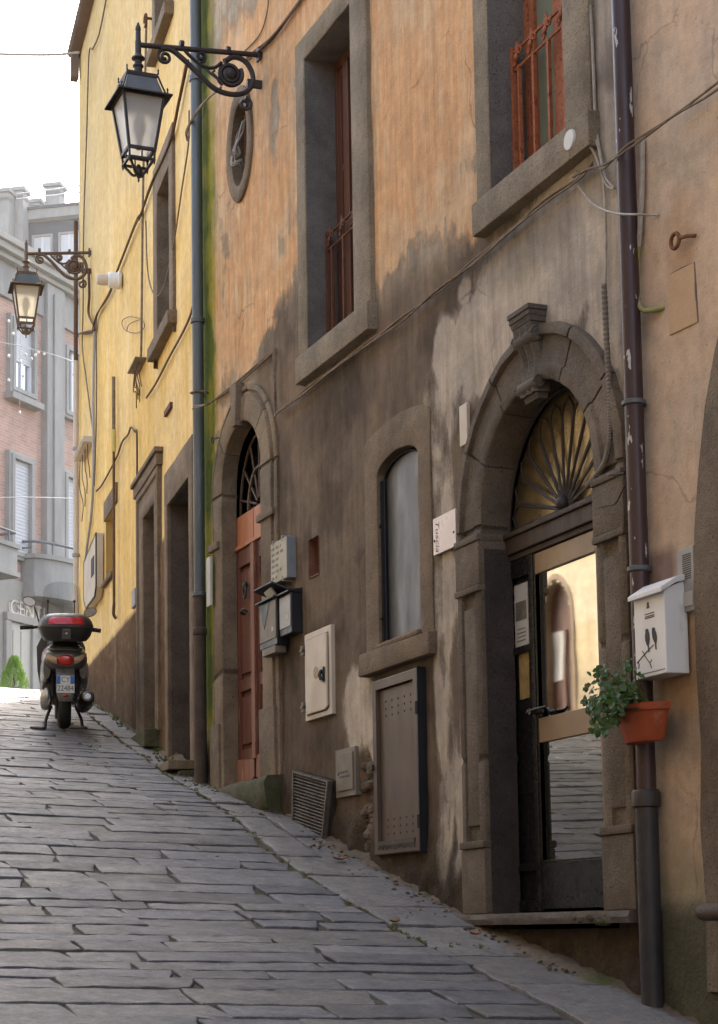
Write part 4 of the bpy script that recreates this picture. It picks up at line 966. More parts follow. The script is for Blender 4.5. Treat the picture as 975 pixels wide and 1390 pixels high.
# ------------------------------------------------------------------ wall lanterns
def lantern(label, base, out, L_, glass, metal, rot):
    # base: wall point of the arm, out: horizontal unit vector away from the wall
    z = Vector((0, 0, 1)); side = z.cross(out)
    t = thing('wall_lantern', label, 'street lamp', base, 'bracket lanterns on the house fronts')
    DROP = -.045; P = lambda o, h, s=0: base + out * o + z * (h + DROP * max(0, o)) + side * s
    b = MB()
    b.tube([P(-.02, 0), P(L_, DROP)], .021, 8)
    b.ball(P(-.01, 0), .03)
    for o in (.25, .62): b.lathe(P(o - .015, .005), [(.028, 0), (.03, .015), (.028, .03)], 8, out)
    for hh in (.0,): b.box(lambda a, o, zz: P(o, zz, a), -.03, .03, -.005, .015, hh - .05, hh + .05)
    b.loft([[P(o, -.24 + dz, ds) for dz, ds in ((.03, .015), (.03, -.015), (-.03, -.015), (-.03, .015))] for o in (-.02, .10)])
    b = b.build('bracket', metal, t, smooth=50)
    s = MB()
    def spiral(cx, cz, r0, turns, a0, sg, r=.013, n=30): return [P(cx + r0 * (1 - .82 * k / n) * math.cos(a0 + sg * turns * 2 * math.pi * k / n), cz + r0 * (1 - .82 * k / n) * math.sin(a0 + sg * turns * 2 * math.pi * k / n)) for k in range(n + 1)]
    k_ = L_ / .95
    main = [P(.78 * k_, -.055), P(.70 * k_, -.05), P(.60 * k_, -.115), P(.48 * k_, -.22), P(.36 * k_, -.315), P(.24 * k_, -.345), P(.13 * k_, -.325), P(.06 * k_, -.25), P(.055 * k_, -.16), P(.11 * k_, -.07), P(.20 * k_, -.045), P(.28 * k_, -.09)]
    s.tube(spline(main, 8), .021, 8)
    s.tube(spiral(.745 * k_, -.115, .058, 1.6, 1.5, -1), .014, 6)
    s.tube(spiral(.235 * k_, -.185, .10, 2.4, 2.6, 1, n=50), .019, 6); s.ball(P(.235 * k_, -.185), .05, 8, (1, 1, 1))
    s.tube(spline([P(.30 * k_, -.10), P(.36 * k_, -.15), P(.45 * k_, -.15), P(.55 * k_, -.08), P(.60 * k_, -.03)], 6), .014, 6)
    s.tube(spiral(.465 * k_, -.075, .045, 1.5, -1.4, -1), .012, 6)
    s.tube(spiral(.115 * k_, -.41, .055, 1.5, 1.6, 1), .014, 6)
    for (o, h) in ((.34, -.22), (.40, -.19), (.30, -.28), (.46, -.14)): s.tube(spline([P(.30 * k_, -.26), P(o * k_, h), P((o + .03) * k_, h + .03), P((o + .015) * k_, h + .05)], 4), .009, 5)
    s.build('scrollwork', metal, b, smooth=60)
    c = P(L_, -.02); cr, sr = math.cos(rot), math.sin(rot); e1 = out * cr + side * sr; e2 = -out * sr + side * cr
    K = .92; q = lambda a, b_, h: c + e1 * a * K + e2 * b_ * K + z * h * K
    LK = lambda pr: [(a * K, b_ * K) for a, b_ in pr]
    st = MB(); st.lathe(c, LK([(.004, .165), (.012, .15), (.012, .14), (.02, .13), (.024, .10), (.018, .085), (.022, .08), (.022, .01), (.026, 0), (.026, -.10), (.03, -.115), (.055, -.14), (.055, -.15), (.03, -.165), (.03, -.19), (.045, -.205), (.045, -.215), (.034, -.225), (.034, -.25), (.05, -.29), (.075, -.315), (.002, -.316)]), 14)
    st.build('stem', metal, t, smooth=40)
    def ringq(w, h): return [q(-w, -w, h), q(w, -w, h), q(w, w, h), q(-w, w, h)]
    cp = MB(); cp.loft([ringq(.125, -.345), ringq(.13, -.315), ringq(.02, -.312)]); cp.loft([ringq(.225, -.52), ringq(.225, -.508), ringq(.165, -.478), ringq(.150, -.478)], cap=False)
    for a, b_ in ((-1, -1), (1, -1), (1, 1), (-1, 1)):
        cp.tube([q(a * .128, b_ * .128, -.33), q(a * .175, b_ * .175, -.485)], .008, 5); cp.lathe(q(a * .13, b_ * .13, -.315), [(.008, 0), (.005, .02), (.008, .03), (.001, .045)], 6); cp.lathe(q(a * .19, b_ * .19, -.495), [(.008, 0), (.005, .02), (.009, .03), (.001, .045)], 6)
    cp = cp.build('cap', metal, t)
    cg = MB(); cg.loft([ringq(.16, -.478), ringq(.12, -.347)], cap=False); cg.build('cap_panel', M['zinc'], cp)
    fr = MB(); w0, w1, h0, h1 = .168, .105, -.515, -.965
    for a, b_ in ((-1, -1), (1, -1), (1, 1), (-1, 1)): fr.tube([q(a * w0, b_ * w0, h0), q(a * w1, b_ * w1, h1)], .014, 4)
    for w, h, r in ((w0, h0, .012), (w1, h1 + .02, .016), (w1 - .005, h1 - .06, .012)):
        rr = ringq(w, h)
        for i in range(4): fr.tube([rr[i], rr[(i + 1) % 4]], r, 4)
    rr = ringq(w1 - .003, h1 - .06); r2 = ringq(w1, h1)
    for i in range(4):
        m1, m2 = (rr[i] + rr[(i + 1) % 4]) / 2, (r2[i] + r2[(i + 1) % 4]) / 2; fr.tube([m1, m2], .007, 4); fr.tube([rr[i], r2[i]], .010, 4); fr.lathe(rr[i], [(.012, 0), (.006, -.03), (.001, -.045)], 6)
    for i in range(4): fr.tube(spline([rr[i], (rr[i] * .75 + c * .25 + z * ((h1 - .12) * .25 - rr[i].z * 0)) if False else rr[i] + (c - rr[i]).normalized() * 0 + Vector((0, 0, -.05)) + ((q(0, 0, 0) - c) + (Vector((c.x, c.y, rr[i].z)) - rr[i]) * .35), Vector((c.x, c.y, rr[i].z)) + (rr[i] - Vector((c.x, c.y, rr[i].z))) * .32 + z * -.095, Vector((c.x, c.y, rr[i].z)) - z * .085], 5), .011, 5)
    fr.lathe(c, LK([(.012, h1 - .08), (.03, h1 - .115), (.034, h1 - .14), (.024, h1 - .165), (.012, h1 - .19), (.006, h1 - .205), (.010, h1 - .215), (.001, h1 - .23)]), 10)
    fr.build('frame', metal, t, smooth=40)
    A = ringq(w0 - .006, h0 - .004); B = ringq(w1 - .002, h1 + .035)
    for i in range(4):
        j = (i + 1) % 4; nrm = ((A[i] + A[j]) / 2 - Vector((c.x, c.y, A[i].z))).normalized() * .004
        g_ = MB(); g_.loft([[A[i] - nrm, A[j] - nrm, A[j] + nrm * .2, A[i] + nrm * .2], [B[i] - nrm, B[j] - nrm, B[j] + nrm * .2, B[i] + nrm * .2]]); g_.build('pane', glass, t)
    bl = MB(); bl.lathe(c, LK([(.02, h1 + .05), (.025, h1 + .12), (.03, h1 + .15), (.055, h1 + .21), (.058, h1 + .25), (.045, h1 + .30), (.02, h1 + .33), (.002, h1 + .335)]), 12); bl.build('bulb', M['ceramic'], t, smooth=60)
    return t
y1, z1 = bw(355, 75)
lantern('large dark lantern on a scrolled iron bracket by the oval window', TB(y1, 0.02, z1), Vector((-1, 0, 0)), .96, M['frost'], M['iron'], 0)
s2, z2 = yw(124, 343)
lantern('smaller looking brownish lantern further up, at the far end of the yellow house', TY(s2, 0.02, z2), YN.copy(), .78, M['frost_w'], M['iron_b'], 0)

# ------------------------------------------------------------------ downpipes
def collar(c, r, m, p, name='collar', h=.05):
    q = MB(); q.lathe(c, [(r, 0), (r + .012, .006), (r + .012, h - .006), (r, h)], 16); return q.build(name, m, p, smooth=40)
def at_px(px, py, o): y, z = bw(px, py, o); return z
t = thing('zinc_downpipe', 'grey zinc downpipe between the yellow and brown houses', 'downpipe', TB(14.40, .07, 1.1))
q = MB(); yy = bw(269, 500, .075)[0]; zj = 2.72
q.lathe(TB(yy, .075, 0), [(.047, zj), (.047, 11.4)], 18); q.build('pipe', M['zinc'], t, smooth=60)
for zz in (5.0, 7.1): collar(TB(yy, .075, zz), .048, M['zinc'], t)
collar(TB(yy, .075, zj - .02), .05, M['zinc'], t, h=.04)
q = MB(); q.lathe(TB(yy, .075, 0), [(.05, 1.16), (.052, 1.2), (.05, 2.7)], 16); q.tube(spline([TB(yy, .075, 1.28), TB(yy, .08, 1.18), TB(yy, .11, 1.12), TB(yy, .17, 1.09)]), .05, 14); q.lathe(TB(yy, .075, 2.38), [(.05, 0), (.06, .01), (.06, .06), (.05, .07)], 14); q.build('iron_shoe', M['iron_pipe'], t, smooth=60)
q = MB(); q.tube([TB(yy - .0, -.02, 4.41), TB(yy - .06, .02, 4.41), TB(yy - .05, .12, 4.41), TB(yy + .02, .135, 4.41), TB(yy + .06, .08, 4.41), TB(yy + .06, -.01, 4.41)], .009, 5); q.build('pipe_clip', M['cable'], t)

t = thing('painted_downpipe', 'purple brown painted downpipe running down beside the glass door', 'downpipe', TB(7.48, .08, -.4))
q = MB(); yy = bw(864, 650, .075)[0]; q.lathe(TB(yy, .075, 0), [(.046, .6), (.046, 7.9)], 20); q.build('pipe', M['pipe_v'], t, smooth=60)
for py in (552, 780): collar(TB(yy, .075, at_px(860, py, .075)), .047, M['zinc'], t, h=.03)
q = MB(); q.lathe(TB(yy, .08, 0), [(.052, -.75), (.054, .5), (.052, .53), (.066, .535), (.068, .60), (.06, .612), (.05, .612)], 20); q.build('iron_shoe', M['pipe_i'], t, smooth=45)
t = thing('corner_pipe', 'thin beige pipe clipped to the far corner of the yellow house', 'downpipe', TY(8.66, .04, 3))
q = MB(); q.lathe(TY(8.66, .05, 0), [(.035, 2.95), (.035, 7.4)], 10); q.build('pipe', M['cream_p'], t, smooth=60)
q = MB(); q.lathe(TY(8.68, .05, 0), [(.028, 7.4), (.028, 9.3)], 10); q.build('upper_pipe', M['cable_d'], t, smooth=60)
for z in (4.8, 6.2): collar(TY(8.66, .05, z), .036, M['grey_lt'], t)

# ------------------------------------------------------------------ boxes, signs and fittings on the brown house
t = thing('meter_door', 'cream enamelled meter door with dark lock on the brown wall', 'meter cabinet', TB(11.67, 0, 1.7))
q = MB(); ym0, ym1, zm0, zm1 = 11.43, 11.93, 1.43, 2.04
q.box(TB, ym0, ym1, -.01, .028, zm0, zm1); q.build('frame', M['cream_p'], t, bevel=.006)
q = MB(); pl = [(ym0 + .05, zm0 + .06), (ym0 + .05, zm1 - .05), (ym1 - .05, zm1 - .05), (ym1 - .05, zm0 + .04), (ym0 + .09, zm0 + .04)]; q.prism(TB, pl, .0285, .045); dl = q.build('door', M['cream_p'], t, bevel=.006)
q = MB(); q.band(TB, [(a, z) for a, z in [(ym0 + .042, zm0 + .05), (ym0 + .042, zm1 - .042), (ym1 - .042, zm1 - .042), (ym1 - .042, zm0 + .032), (ym0 + .085, zm0 + .032)]], pl, [(0, .0285), (1, .029)], closed=True); q.build('door_gap', M['ink_d'], dl, solid=False)
q = MB(); q.box(TB, ym0 + .075, ym0 + .115, .045, .06, 1.66, 1.76); q.tube(spline([TB(ym0 + .095, .06, 1.74), TB(ym0 + .10, .075, 1.71), TB(ym0 + .085, .07, 1.67)]), .013, 6); q.build('lock', M['black'], dl, bevel=.003)
for z in (1.53, 1.93): q = MB(); q.box(TB, ym1 - .012, ym1 + .025, .02, .05, z - .035, z + .035); q.box(TB, ym1 - .012, ym1 + .03, .02, .056, z - .01, z + .01); q.build('hinge', M['grey_pl'], t, bevel=.003)
q = MB(); q.lathe(TB(11.67, .0455, 1.74), [(.045, 0), (.045, .0015), (.034, .002), (.034, .0005)], 14, Vector((-1, 0, 0))); q.box(TB, 11.655, 11.685, .0456, .0465, 1.70, 1.78); q.build('emblem', pm('faded_sticker', (.36, .27, .16), (.44, .36, .26), 30, .8, bump=0), dl)

t = thing('stone_plaque', 'small grey plaque with worn inscription above the letterboxes', 'plaque', TB(12.3, .04, 2.6))
q = MB(); q.box(TB, 12.145, 12.475, .005, .075, 2.49, 2.79); q.build('slab', M['plaque'], t, bevel=.004)
q = MB(); q.box(TB, 12.138, 12.1445, .004, .074, 2.492, 2.788); q.build('slab_edge', M['plaque_e'], t)
q = MB()
for r_, (n_, w) in enumerate(((9, .20), (11, .25), (8, .17), (7, .14), (10, .21), (6, .12))):
    x = 12.455
    for k in range(n_):
        ww = w / n_ * random.uniform(.5, .85); zt = 2.755 - r_ * .043
        if k % 4 != 3: q.box(TB, x - ww, x - ww * .55, .0752, .0764, zt - .022, zt); q.box(TB, x - ww * .9, x - ww * .2, .0752, .0762, zt - .014, zt - .010)
        x -= w / n_
q.build('inscription', M['ink'], t)
q = MB()
for y in (12.21, 12.41):
    for z, s in ((2.79, 1), (2.49, -1)): q.tube([TB(y, .0, z + s * .012), TB(y, .085, z + s * .012), TB(y, .085, z - s * .02)], .006, 5)
q.build('holder', M['grey_lt'], t)

def letterbox(label, y0, y1, z0, z1, d, front, papers):
    t = thing('letterbox', label, 'letterbox', TB((y0 + y1) / 2, .06, z0), 'letterboxes below the plaque')
    q = MB(); q.box(TB, y0, y1, .0, d, z0, z1); q.build('box', M['black_m'], t, bevel=.006)
    q = MB(); q.box(TB, y0 + .012, y1 - .012, d, d + .006, z0 + .05, z1 - .015); fo = q.build('door', M[front], t, bevel=.002)
    q = MB(); q.loft([[TB(y0 - .008, -.005, z1 + .035), TB(y1 + .008, -.005, z1 + .035), TB(y1 + .008, -.005, z1 + .002), TB(y0 - .008, -.005, z1 + .002)], [TB(y0 - .008, d + .03, z1 + .012), TB(y1 + .008, d + .03, z1 + .012), TB(y1 + .008, d + .03, z1 + .002), TB(y0 - .008, d + .03, z1 + .002)]]); q.build('lid', M['black_m'], t)
    q = MB(); q.box(TB, y0 + .05, y0 + .09, d + .0062, d + .009, z0 + .10, z0 + .135); q.build('name_tag', M['paper'], fo)
    return t, fo
b1, f1 = letterbox('black letterbox with pale narrow door, nearer the cream meter door', 12.03, 12.27, 2.075, 2.365, .085, 'grey_lt', 0)
b2, f2 = letterbox('wider brownish letterbox with the painted shadow of its open flap on the front', 12.29, 12.66, 2.03, 2.37, .10, 'grey_pl', 0)
q = MB(); q.prism(TB, [(12.635, 2.355), (12.42, 2.355), (12.54, 2.17)], .1065, .109); q.build('flap_shadow', M['black_m'], f2)  # shadow of the open flap, painted as a dark triangle
q = MB(); q.box(TB, 12.32, 12.60, .02, .105, 1.975, 2.028); q.build('paper_tray', M['grey_pl'], b2, bevel=.004)
q = MB(); q.loft([[TB(12.22, .02, 2.41), TB(12.62, .02, 2.41), TB(12.62, .02, 2.425), TB(12.22, .02, 2.425)], [TB(12.26, .15, 2.47), TB(12.66, .15, 2.47), TB(12.66, .15, 2.48), TB(12.26, .15, 2.48)]]); q.build('open_flap', M['black_m'], b2)
q = MB(); q.loft([[TB(12.35, .05, 2.36), TB(12.52, .05, 2.36), TB(12.52, .065, 2.36), TB(12.35, .065, 2.36)], [TB(12.35, .11, 2.45), TB(12.52, .10, 2.44), TB(12.52, .115, 2.44), TB(12.35, .125, 2.45)]])
tag(q.build('folded_leaflet', M['paper'], None), 'folded grey leaflet poking from the wider letterbox', 'leaflet')
yl, zl = bw(352, 812, .03); q = MB(); q.loft([[TB(yl + .05, -.09, zl - .10), TB(yl + .02, -.06, zl - .10), TB(yl + .021, -.06, zl - .10), TB(yl + .051, -.09, zl - .10)], [TB(yl - .03, -.02, zl + .11), TB(yl - .09, .03, zl + .11), TB(yl - .089, .03, zl + .11), TB(yl - .029, -.02, zl + .11)]])
tag(q.build('flyer', M['paper_y'], None, solid=False), 'yellow flyer stuck in the red wooden door', 'leaflet')

t = thing('vent_grille', 'tilted dusty louvred vent grille at the foot of the brown wall', 'vent grille', TB(11.7, 0, .85))
q = MB(); cor = [bw(411, 1126), bw(412, 1046), bw(461, 1060), bw(453, 1141)]
inn = [(cor[i][0] + (sum(c_[0] for c_ in cor) / 4 - cor[i][0]) * .07, cor[i][1] + (sum(c_[1] for c_ in cor) / 4 - cor[i][1]) * .07) for i in range(4)]
q.band(TB, cor, inn, [(0, -.02), (0, .085), (1, .085), (1, .03)], closed=True); q.build('frame', M['vent_l'], t); q = MB(); q.prism(TB, cor, -.02, .050); q.build('back_plate', M['dark_in'], t)
q = MB()
for k in range(17):
    u = (k + .5) / 17; a = [inn[0][i] + (inn[1][i] - inn[0][i]) * u for i in (0, 1)]; b = [inn[3][i] + (inn[2][i] - inn[3][i]) * u for i in (0, 1)]
    q.loft([[TB(a[0], .055, a[1] + .010), TB(a[0], .083, a[1] - .004), TB(a[0], .082, a[1] - .007), TB(a[0], .053, a[1] + .006)], [TB(b[0], .055, b[1] + .010), TB(b[0], .083, b[1] - .004), TB(b[0], .082, b[1] - .007), TB(b[0], .053, b[1] + .006)]])
q.build('louvres', M['vent_l'], t)
t = thing('utility_hatch', 'small grey plastic utility hatch above broken plaster', 'utility hatch', TB(11.2, 0, 1.0))
q = MB(); q.box(TB, 11.04, 11.385, -.02, .026, .855, 1.175); q.build('frame', M['grey_pl'], t, bevel=.005)
q = MB(); q.box(TB, 11.065, 11.36, .0262, .036, .895, 1.145); q.build('door', M['grey_pl'], t, bevel=.005)
q = MB(); q.lathe(TB(11.31, .0362, 1.01), [(.012, 0), (.012, .002)], 10, Vector((-1, 0, 0)))
for r_, n_ in ((1.018, 5), (.988, 6)):
    for k in range(n_): q.box(TB, 11.27 - k * .03, 11.288 - k * .03, .0362, .0372, r_ - .008, r_ + .006)
q.build('embossed_mark', M['ink_d'], t)

t = thing('sheet_metal_cabinet', 'tall brown sheet metal cabinet under the arched window', 'cabinet', TB(10.33, 0, .45))
q = MB(); CO, CI = rect(9.985, 10.675, .445, 1.545), rect(10.045, 10.615, .505, 1.485)
q.band(TB, CO, CI, [(0, -.02), (0, .05), (.1, .055), (1, .055), (1, .02)], closed=True); q.build('frame', M['brown_m'], t)
q = MB(); q.box(TB, 10.052, 10.608, .01, .030, .53, 1.478); dn = q.build('door', M['brown_m'], t, bevel=.003)
q = MB(); q.box(TB, 10.05, 10.61, .028, .062, .50, .528)
for k in range(40): q.box(TB, 10.055 + k * .0138, 10.064 + k * .0138, .04, .060, .50 - random.uniform(.01, .03), .501)
q.build('corroded_rail', M['vent'], dn)
q = MB()
for zb in (1.40, .66):
    for r_ in range(3):
        for k in range(5): q.lathe(TB(10.13 + k * .095, .0302, zb - r_ * .045), [(.008, 0), (.008, .001)], 8, Vector((-1, 0, 0)))
q.build('vent_hole', M['dark_in'], dn)
q = MB(); q.box(TB, 9.968, 9.984, -.01, .06, .44, 1.55)
for z in (.62, 1.3): q.lathe(TB(9.975, .062, z - .04), [(.012, 0), (.012, .08)], 8)
q.build('hinge_strip', M['black_m'], t); q = MB(); q.box(TB, 10.66, 10.70, .05, .07, .98, 1.02); q.build('latch', M['iron'], t, bevel=.004)

t = thing('shop_sign', 'pale pink sign plate with sideways script left of the glass door', 'sign', TB(9.6, .03, 2.3))
q = MB(); q.box(TB, 9.455, 9.765, .012, .028, 2.185, 2.405); q.build('plate', M['sign'], t, bevel=.002)
vs, fs = text_mesh('Tuscia', .075, .35); q = MB(); q.add([TB(9.705 + v.y * -1.0, .0286, 2.295 - v.x) for v in vs], fs); q.build('lettering', M['ink_d'], t, solid=False)
q = MB()
for y, z in ((9.48, 2.27), (9.745, 2.27)): q.lathe(TB(y, .028, z), [(.008, 0), (.007, .004), (.001, .005)], 8, Vector((-1, 0, 0)))
q.build('screw', M['iron'], t)
q = MB(); y0, z0 = bw(633, 577); q.box(TB, y0 - .05, y0 + .05, -.005, .02, z0 - .12, z0 + .12); tag(q.build('cover_plate', M['cream_p'], None, bevel=.004), 'small cream cover plate left of the stone arch', 'cover plate')
q = MB(); y0, z0 = bw(290, 790, .03); q.box(TB, y0 - .05, y0 + .05, .055, .075, z0 - .20, z0 + .20); tag(q.build('house_notice', M['paper'], None, bevel=.003), 'narrow white notice on the jamb of the red wooden door', 'notice')
q = MB(); y0, z0 = bw(289, 597, .05); q.tube([TB(y0 + .03 * math.cos(a), .05, z0 + .03 * math.sin(a)) for a in [2 * math.pi * k / 14 for k in range(15)]], .006, 6); q.tube([TB(y0 - .03, .05, z0), TB(y0 - .08, .03, z0), TB(y0 - .09, -.01, z0 - .02)], .006, 6)
tag(q.build('iron_eye_bolt', M['iron'], None, smooth=60), 'thin black eye bolt in the mossy wall strip', 'hook')
q = MB(); y0, z0 = bw(924, 324, .05); q.tube([TB(y0 + .032 + .035 * math.cos(a), .06, z0 + .035 * math.sin(a)) for a in [2 * math.pi * k / 16 for k in range(17)]], .010, 7); q.tube([TB(y0 - .003, .06, z0), TB(y0 - .05, .045, z0 - .004), TB(y0 - .085, -.01, z0 - .008)], .009, 6)
tag(q.build('rusty_ring', M['rust_o'], None, smooth=60), 'rusty iron ring in the beige wall', 'hook')
t = thing('junction_box', 'round white junction box at the corner of the stone window sill', 'junction box', TB(8.0, .06, 4.05))
y0, z0 = bw(778, 191, .06); q = MB(); q.lathe(TB(y0, .045, z0), [(.055, 0), (.056, .03), (.05, .042), (.002, .044)], 20, Vector((-1, 0, 0))); q.build('cover', M['ceramic'], t, smooth=40)
for py in (545, 640): pass
t = thing('intercom', 'slim grey intercom panel right of the white mailbox', 'intercom', TB(7.03, .02, 1.5))
q = MB(); q.box(TB, 6.965, 7.10, .01, .045, 1.395, 1.69); q.build('panel', M['grey_lt'], t, bevel=.004)
q = MB()
for k in range(12): q.box(TB, 6.985, 7.055, .0452, .047, 1.545 + k * .010, 1.549 + k * .010)
q.build('speaker_slots', M['ink_d'], t)
q = MB(); q.box(TB, 6.98, 7.06, .0452, .050, 1.42, 1.485); q.build('name_card', M['paper'], t)

# white mailbox with two birds
t = thing('mailbox', 'white metal mailbox with two dark birds on a twig', 'mailbox', TB(7.3, .1, 1.2))
def px_at(px, py, o): return bw(px, py, o)
yA, zA = bw(862, 922, .13); yB, _ = bw(905, 915, .13); yB = 7.20; o1 = .15
y_l = bw(863, 900, o1)[0]; y_r = bw(905, 900, o1)[0]; z_b = bw(880, 919, o1)[1]; z_t = bw(862, 812, o1)[1]
T = TB
q = MB(); q.loft([[T(y_r, .03, z_b + .0), T(y_l, .03, z_b), T(y_l, o1, z_b), T(y_r, o1, z_b)], [T(y_r, .03, z_t + .05), T(y_l, .03, z_t + .05), T(y_l, o1, z_t), T(y_r, o1, z_t)]]); q.build('box', M['white_p'], t, bevel=.004)
q = MB(); q.loft([[T(y_r - .012, .02, z_t + .075), T(y_l + .012, .02, z_t + .075), T(y_l + .012, .02, z_t + .052), T(y_r - .012, .02, z_t + .052)], [T(y_r - .012, .09, z_t + .060), T(y_l + .012, .09, z_t + .060), T(y_l + .012, .09, z_t + .032), T(y_r - .012, .09, z_t + .032)], [T(y_r - .012, o1 + .025, z_t + .006), T(y_l + .012, o1 + .025, z_t + .006), T(y_l + .012, o1 + .025, z_t - .016), T(y_r - .012, o1 + .025, z_t - .016)]]); q.build('lid', M['white_p'], t, bevel=.003)
W_, H_ = y_l - y_r, z_t - z_b
fp_ = lambda u, v: (y_l - u * W_, z_t - v * H_)
q = MB(); q.prism(T, [fp_(.05, .955), fp_(.95, .955), fp_(.95, .945), fp_(.05, .945)], o1 + .0003, o1 + .0012)
q.lathe(T(*((fp_(.47, .12)[0]), o1, fp_(.47, .12)[1])), [(.009, 0), (.009, .0016)], 10, Vector((-1, 0, 0))); q.prism(T, [fp_(.44, .12), fp_(.50, .12), fp_(.52, .175), fp_(.42, .175)], o1 + .0003, o1 + .0013)
for v in (.235, .265, .285): q.prism(T, [fp_(.36, v), fp_(.66, v), fp_(.66, v + .014), fp_(.36, v + .014)], o1 + .0003, o1 + .0013)
q.build('lock_and_label', M['ink'], t)
q = MB()
def bird(cu, cv, s, lean, flip):
    pts = [(0, -.5), (.10, -.46), (.13, -.36), (.17, -.22), (.18, 0), (.13, .18), (.07, .30), (.11, .58), (.02, .62), (-.02, .34), (-.10, .22), (-.17, .02), (-.17, -.18), (-.11, -.34), (-.12, -.45)]
    q.prism(T, [fp_(cu + (flip * a + lean * b) * s, cv + b * s * .62) for a, b in pts], o1 + .0006, o1 + .002)
bird(.42, .545, .42, .06, 1); bird(.66, .545, .40, .22, -1)
tw = [((.05, .80), (.20, .75), (.36, .70), (.5, .66), (.62, .63)), ((.20, .75), (.30, .72), (.38, .78), (.48, .84), (.52, .90)), ((.10, .79), (.12, .83), (.10, .87)), ((.30, .71), (.24, .67)), ((.44, .82), (.50, .83), (.53, .80))]
for l in tw: q.tube([T(fp_(a, b)[0], o1 + .001, fp_(a, b)[1]) for a, b in l], .0022, 4)
q.build('bird_motif', M['ink_d'], t, solid=False)

# hanging flower pot
t = thing('flower_pot', 'terracotta coloured half round pot hung on the downpipe', 'flower pot', TB(7.5, .15, .9))
yL = bw(836, 965, .17)[0]; yR = bw(893, 955, .17)[0]; cy = (yL + yR) / 2 - .01; hw = (yL - yR) / 2 + .01; zt = bw(866, 958, .17)[1]; zb = bw(866, 1008, .17)[1]
q = MB(); secs = []
for f, z, ins in ((.66, zb, 0), (.70, zb + .01, 0), (.93, zt - .035, 0), (1.0, zt - .033, 0), (1.03, zt, 0), (.96, zt, 0), (.90, zt - .03, 0), (.2, zt - .03, 0)):
    secs.append([TB(cy + hw * f * math.cos(a) * (1 + .012 * math.cos(a * 14) * (1 if .7 <= f < .95 else 0)), .125 + .125 * f * math.sin(a) * (1 + .012 * math.cos(a * 14)), z) for a in [math.pi * k / 40 - .0 for k in range(41)]] + [TB(cy - hw * f, .115, z), TB(cy + hw * f, .115, z)])
q.loft(secs); pot = q.build('pot', M['terracotta'], t, smooth=40)
q = MB(); q.lathe(TB(cy, .17, zt - .028), [(hw * .7, 0), (hw * .6, .008), (.01, .012)], 14); q.build('soil', M['dark_in'], t)
t = thing('geranium', 'trailing leafy geranium spilling left out of the hanging pot', 'plant', TB(cy, .17, zt))
st = MB(); lf = MB(); rl = random.Random(11)
def leaf_at(p, s):
    d = Vector((rl.gauss(-.5, .5), rl.gauss(-.5, .6), rl.gauss(.5, .5))).normalized(); a = d.orthogonal().normalized(); a = (Matrix.Rotation(rl.random() * 6.28, 3, d) @ a); b = d.cross(a); n = 9; vs = [p - a * s * .2]
    for k in range(n): th_ = 2 * math.pi * k / n; r = s * (.5 + .10 * math.cos(th_ * 4)) * (1 if k else .35); vs.append(p + a * r * math.cos(th_ + math.pi) + b * r * math.sin(th_ + math.pi) + d * s * .14 * math.cos(2 * th_) + d * rl.uniform(-.03, .03) * s)
    lf.add(vs, [(0, 1 + k, 1 + (k + 1) % n) for k in range(n)])
for k in range(46):
    px = rl.uniform(798, 850); py = rl.gauss(957, 20) - max(0, (px - 840)) * .4; o = rl.uniform(.14, .34); y, z = bw(min(px, 870), py, o); tip = TB(y, o, z); root = TB(cy + rl.uniform(-.6, .6) * hw, .17, zt - .01)
    mid = (root + tip) / 2 + Vector((0, 0, .05)); st.tube(spline([root, mid, tip], 4), .0028, 4, .6)
    for j in range(7): leaf_at(tip + Vector((rl.gauss(0, .018), rl.gauss(0, .022), rl.gauss(0, .022))), rl.uniform(.024, .042))
for k in range(26):
    px = rl.uniform(838, 872); py = rl.uniform(918, 955); o = rl.uniform(.12, .25); y, z = bw(px, py, o); tip = TB(y, o, z); root = TB(cy + rl.uniform(-.6, .6) * hw, .17, zt - .01)
    st.tube(spline([root, (root + tip) / 2 + Vector((0, 0, .02)), tip], 3), .003, 4, .6)
    if k % 2 == 0:
        for j in range(3): leaf_at(tip + Vector((rl.gauss(0, .012), rl.gauss(0, .015), rl.gauss(0, .015))), rl.uniform(.02, .034))
st.build('stems', M['grass'], t, smooth=60); lf.build('leaves', M['leaf'], t, smooth=60, solid=False)

# ------------------------------------------------------------------ cables
def cable(label, pts, T, unp, m, r=.007, o=.015, n=1, name='cable', sag=0, grp='loose cables on the house fronts'):
    q = MB(); rr = random.Random(len(label))
    for s in range(n):
        w = []
        for p in pts:
            oo = p[2] if len(p) > 2 else o
            a, z = unp(p[0], p[1], oo); w.append(T(a + rr.gauss(0, .012) * (n > 1), oo + .009 * s, z + rr.gauss(0, .010) * (n > 1) - s * .012))
        q.tube(spline(w, 6), r, 5)
    return tag(q.build(name, m, None, smooth=60), label, 'cable', grp)
cable('bundled cables running under the two tall window sills of the brown house', [(263, 553, .14), (281, 549, .13), (292, 541), (330, 511), (374, 474)], TB, bw, M['cable'], .008, n=2)
cable('thin cable dropping beside the arched red door and on along under the sills', [(374, 474), (375.5, 520), (376, 556), (380, 557), (395, 545), (416, 530), (450, 503), (505, 462), (548, 430), (598, 390), (650, 348), (700, 306), (745, 270), (790, 236), (806, 222)], TB, bw, M['cable'], .0065, .03, n=3)
cable('cables from the large lantern bracket up to the roof of the brown house', [(335, 80), (345, 72), (372, 45), (405, 5), (420, -20)], TB, bw, M['cable_d'], .008, n=3)
cable('cable hanging behind the large lantern bracket', [(330, 72), (352, 48), (362, 20), (366, -15)], TB, bw, M['cable'], .006)
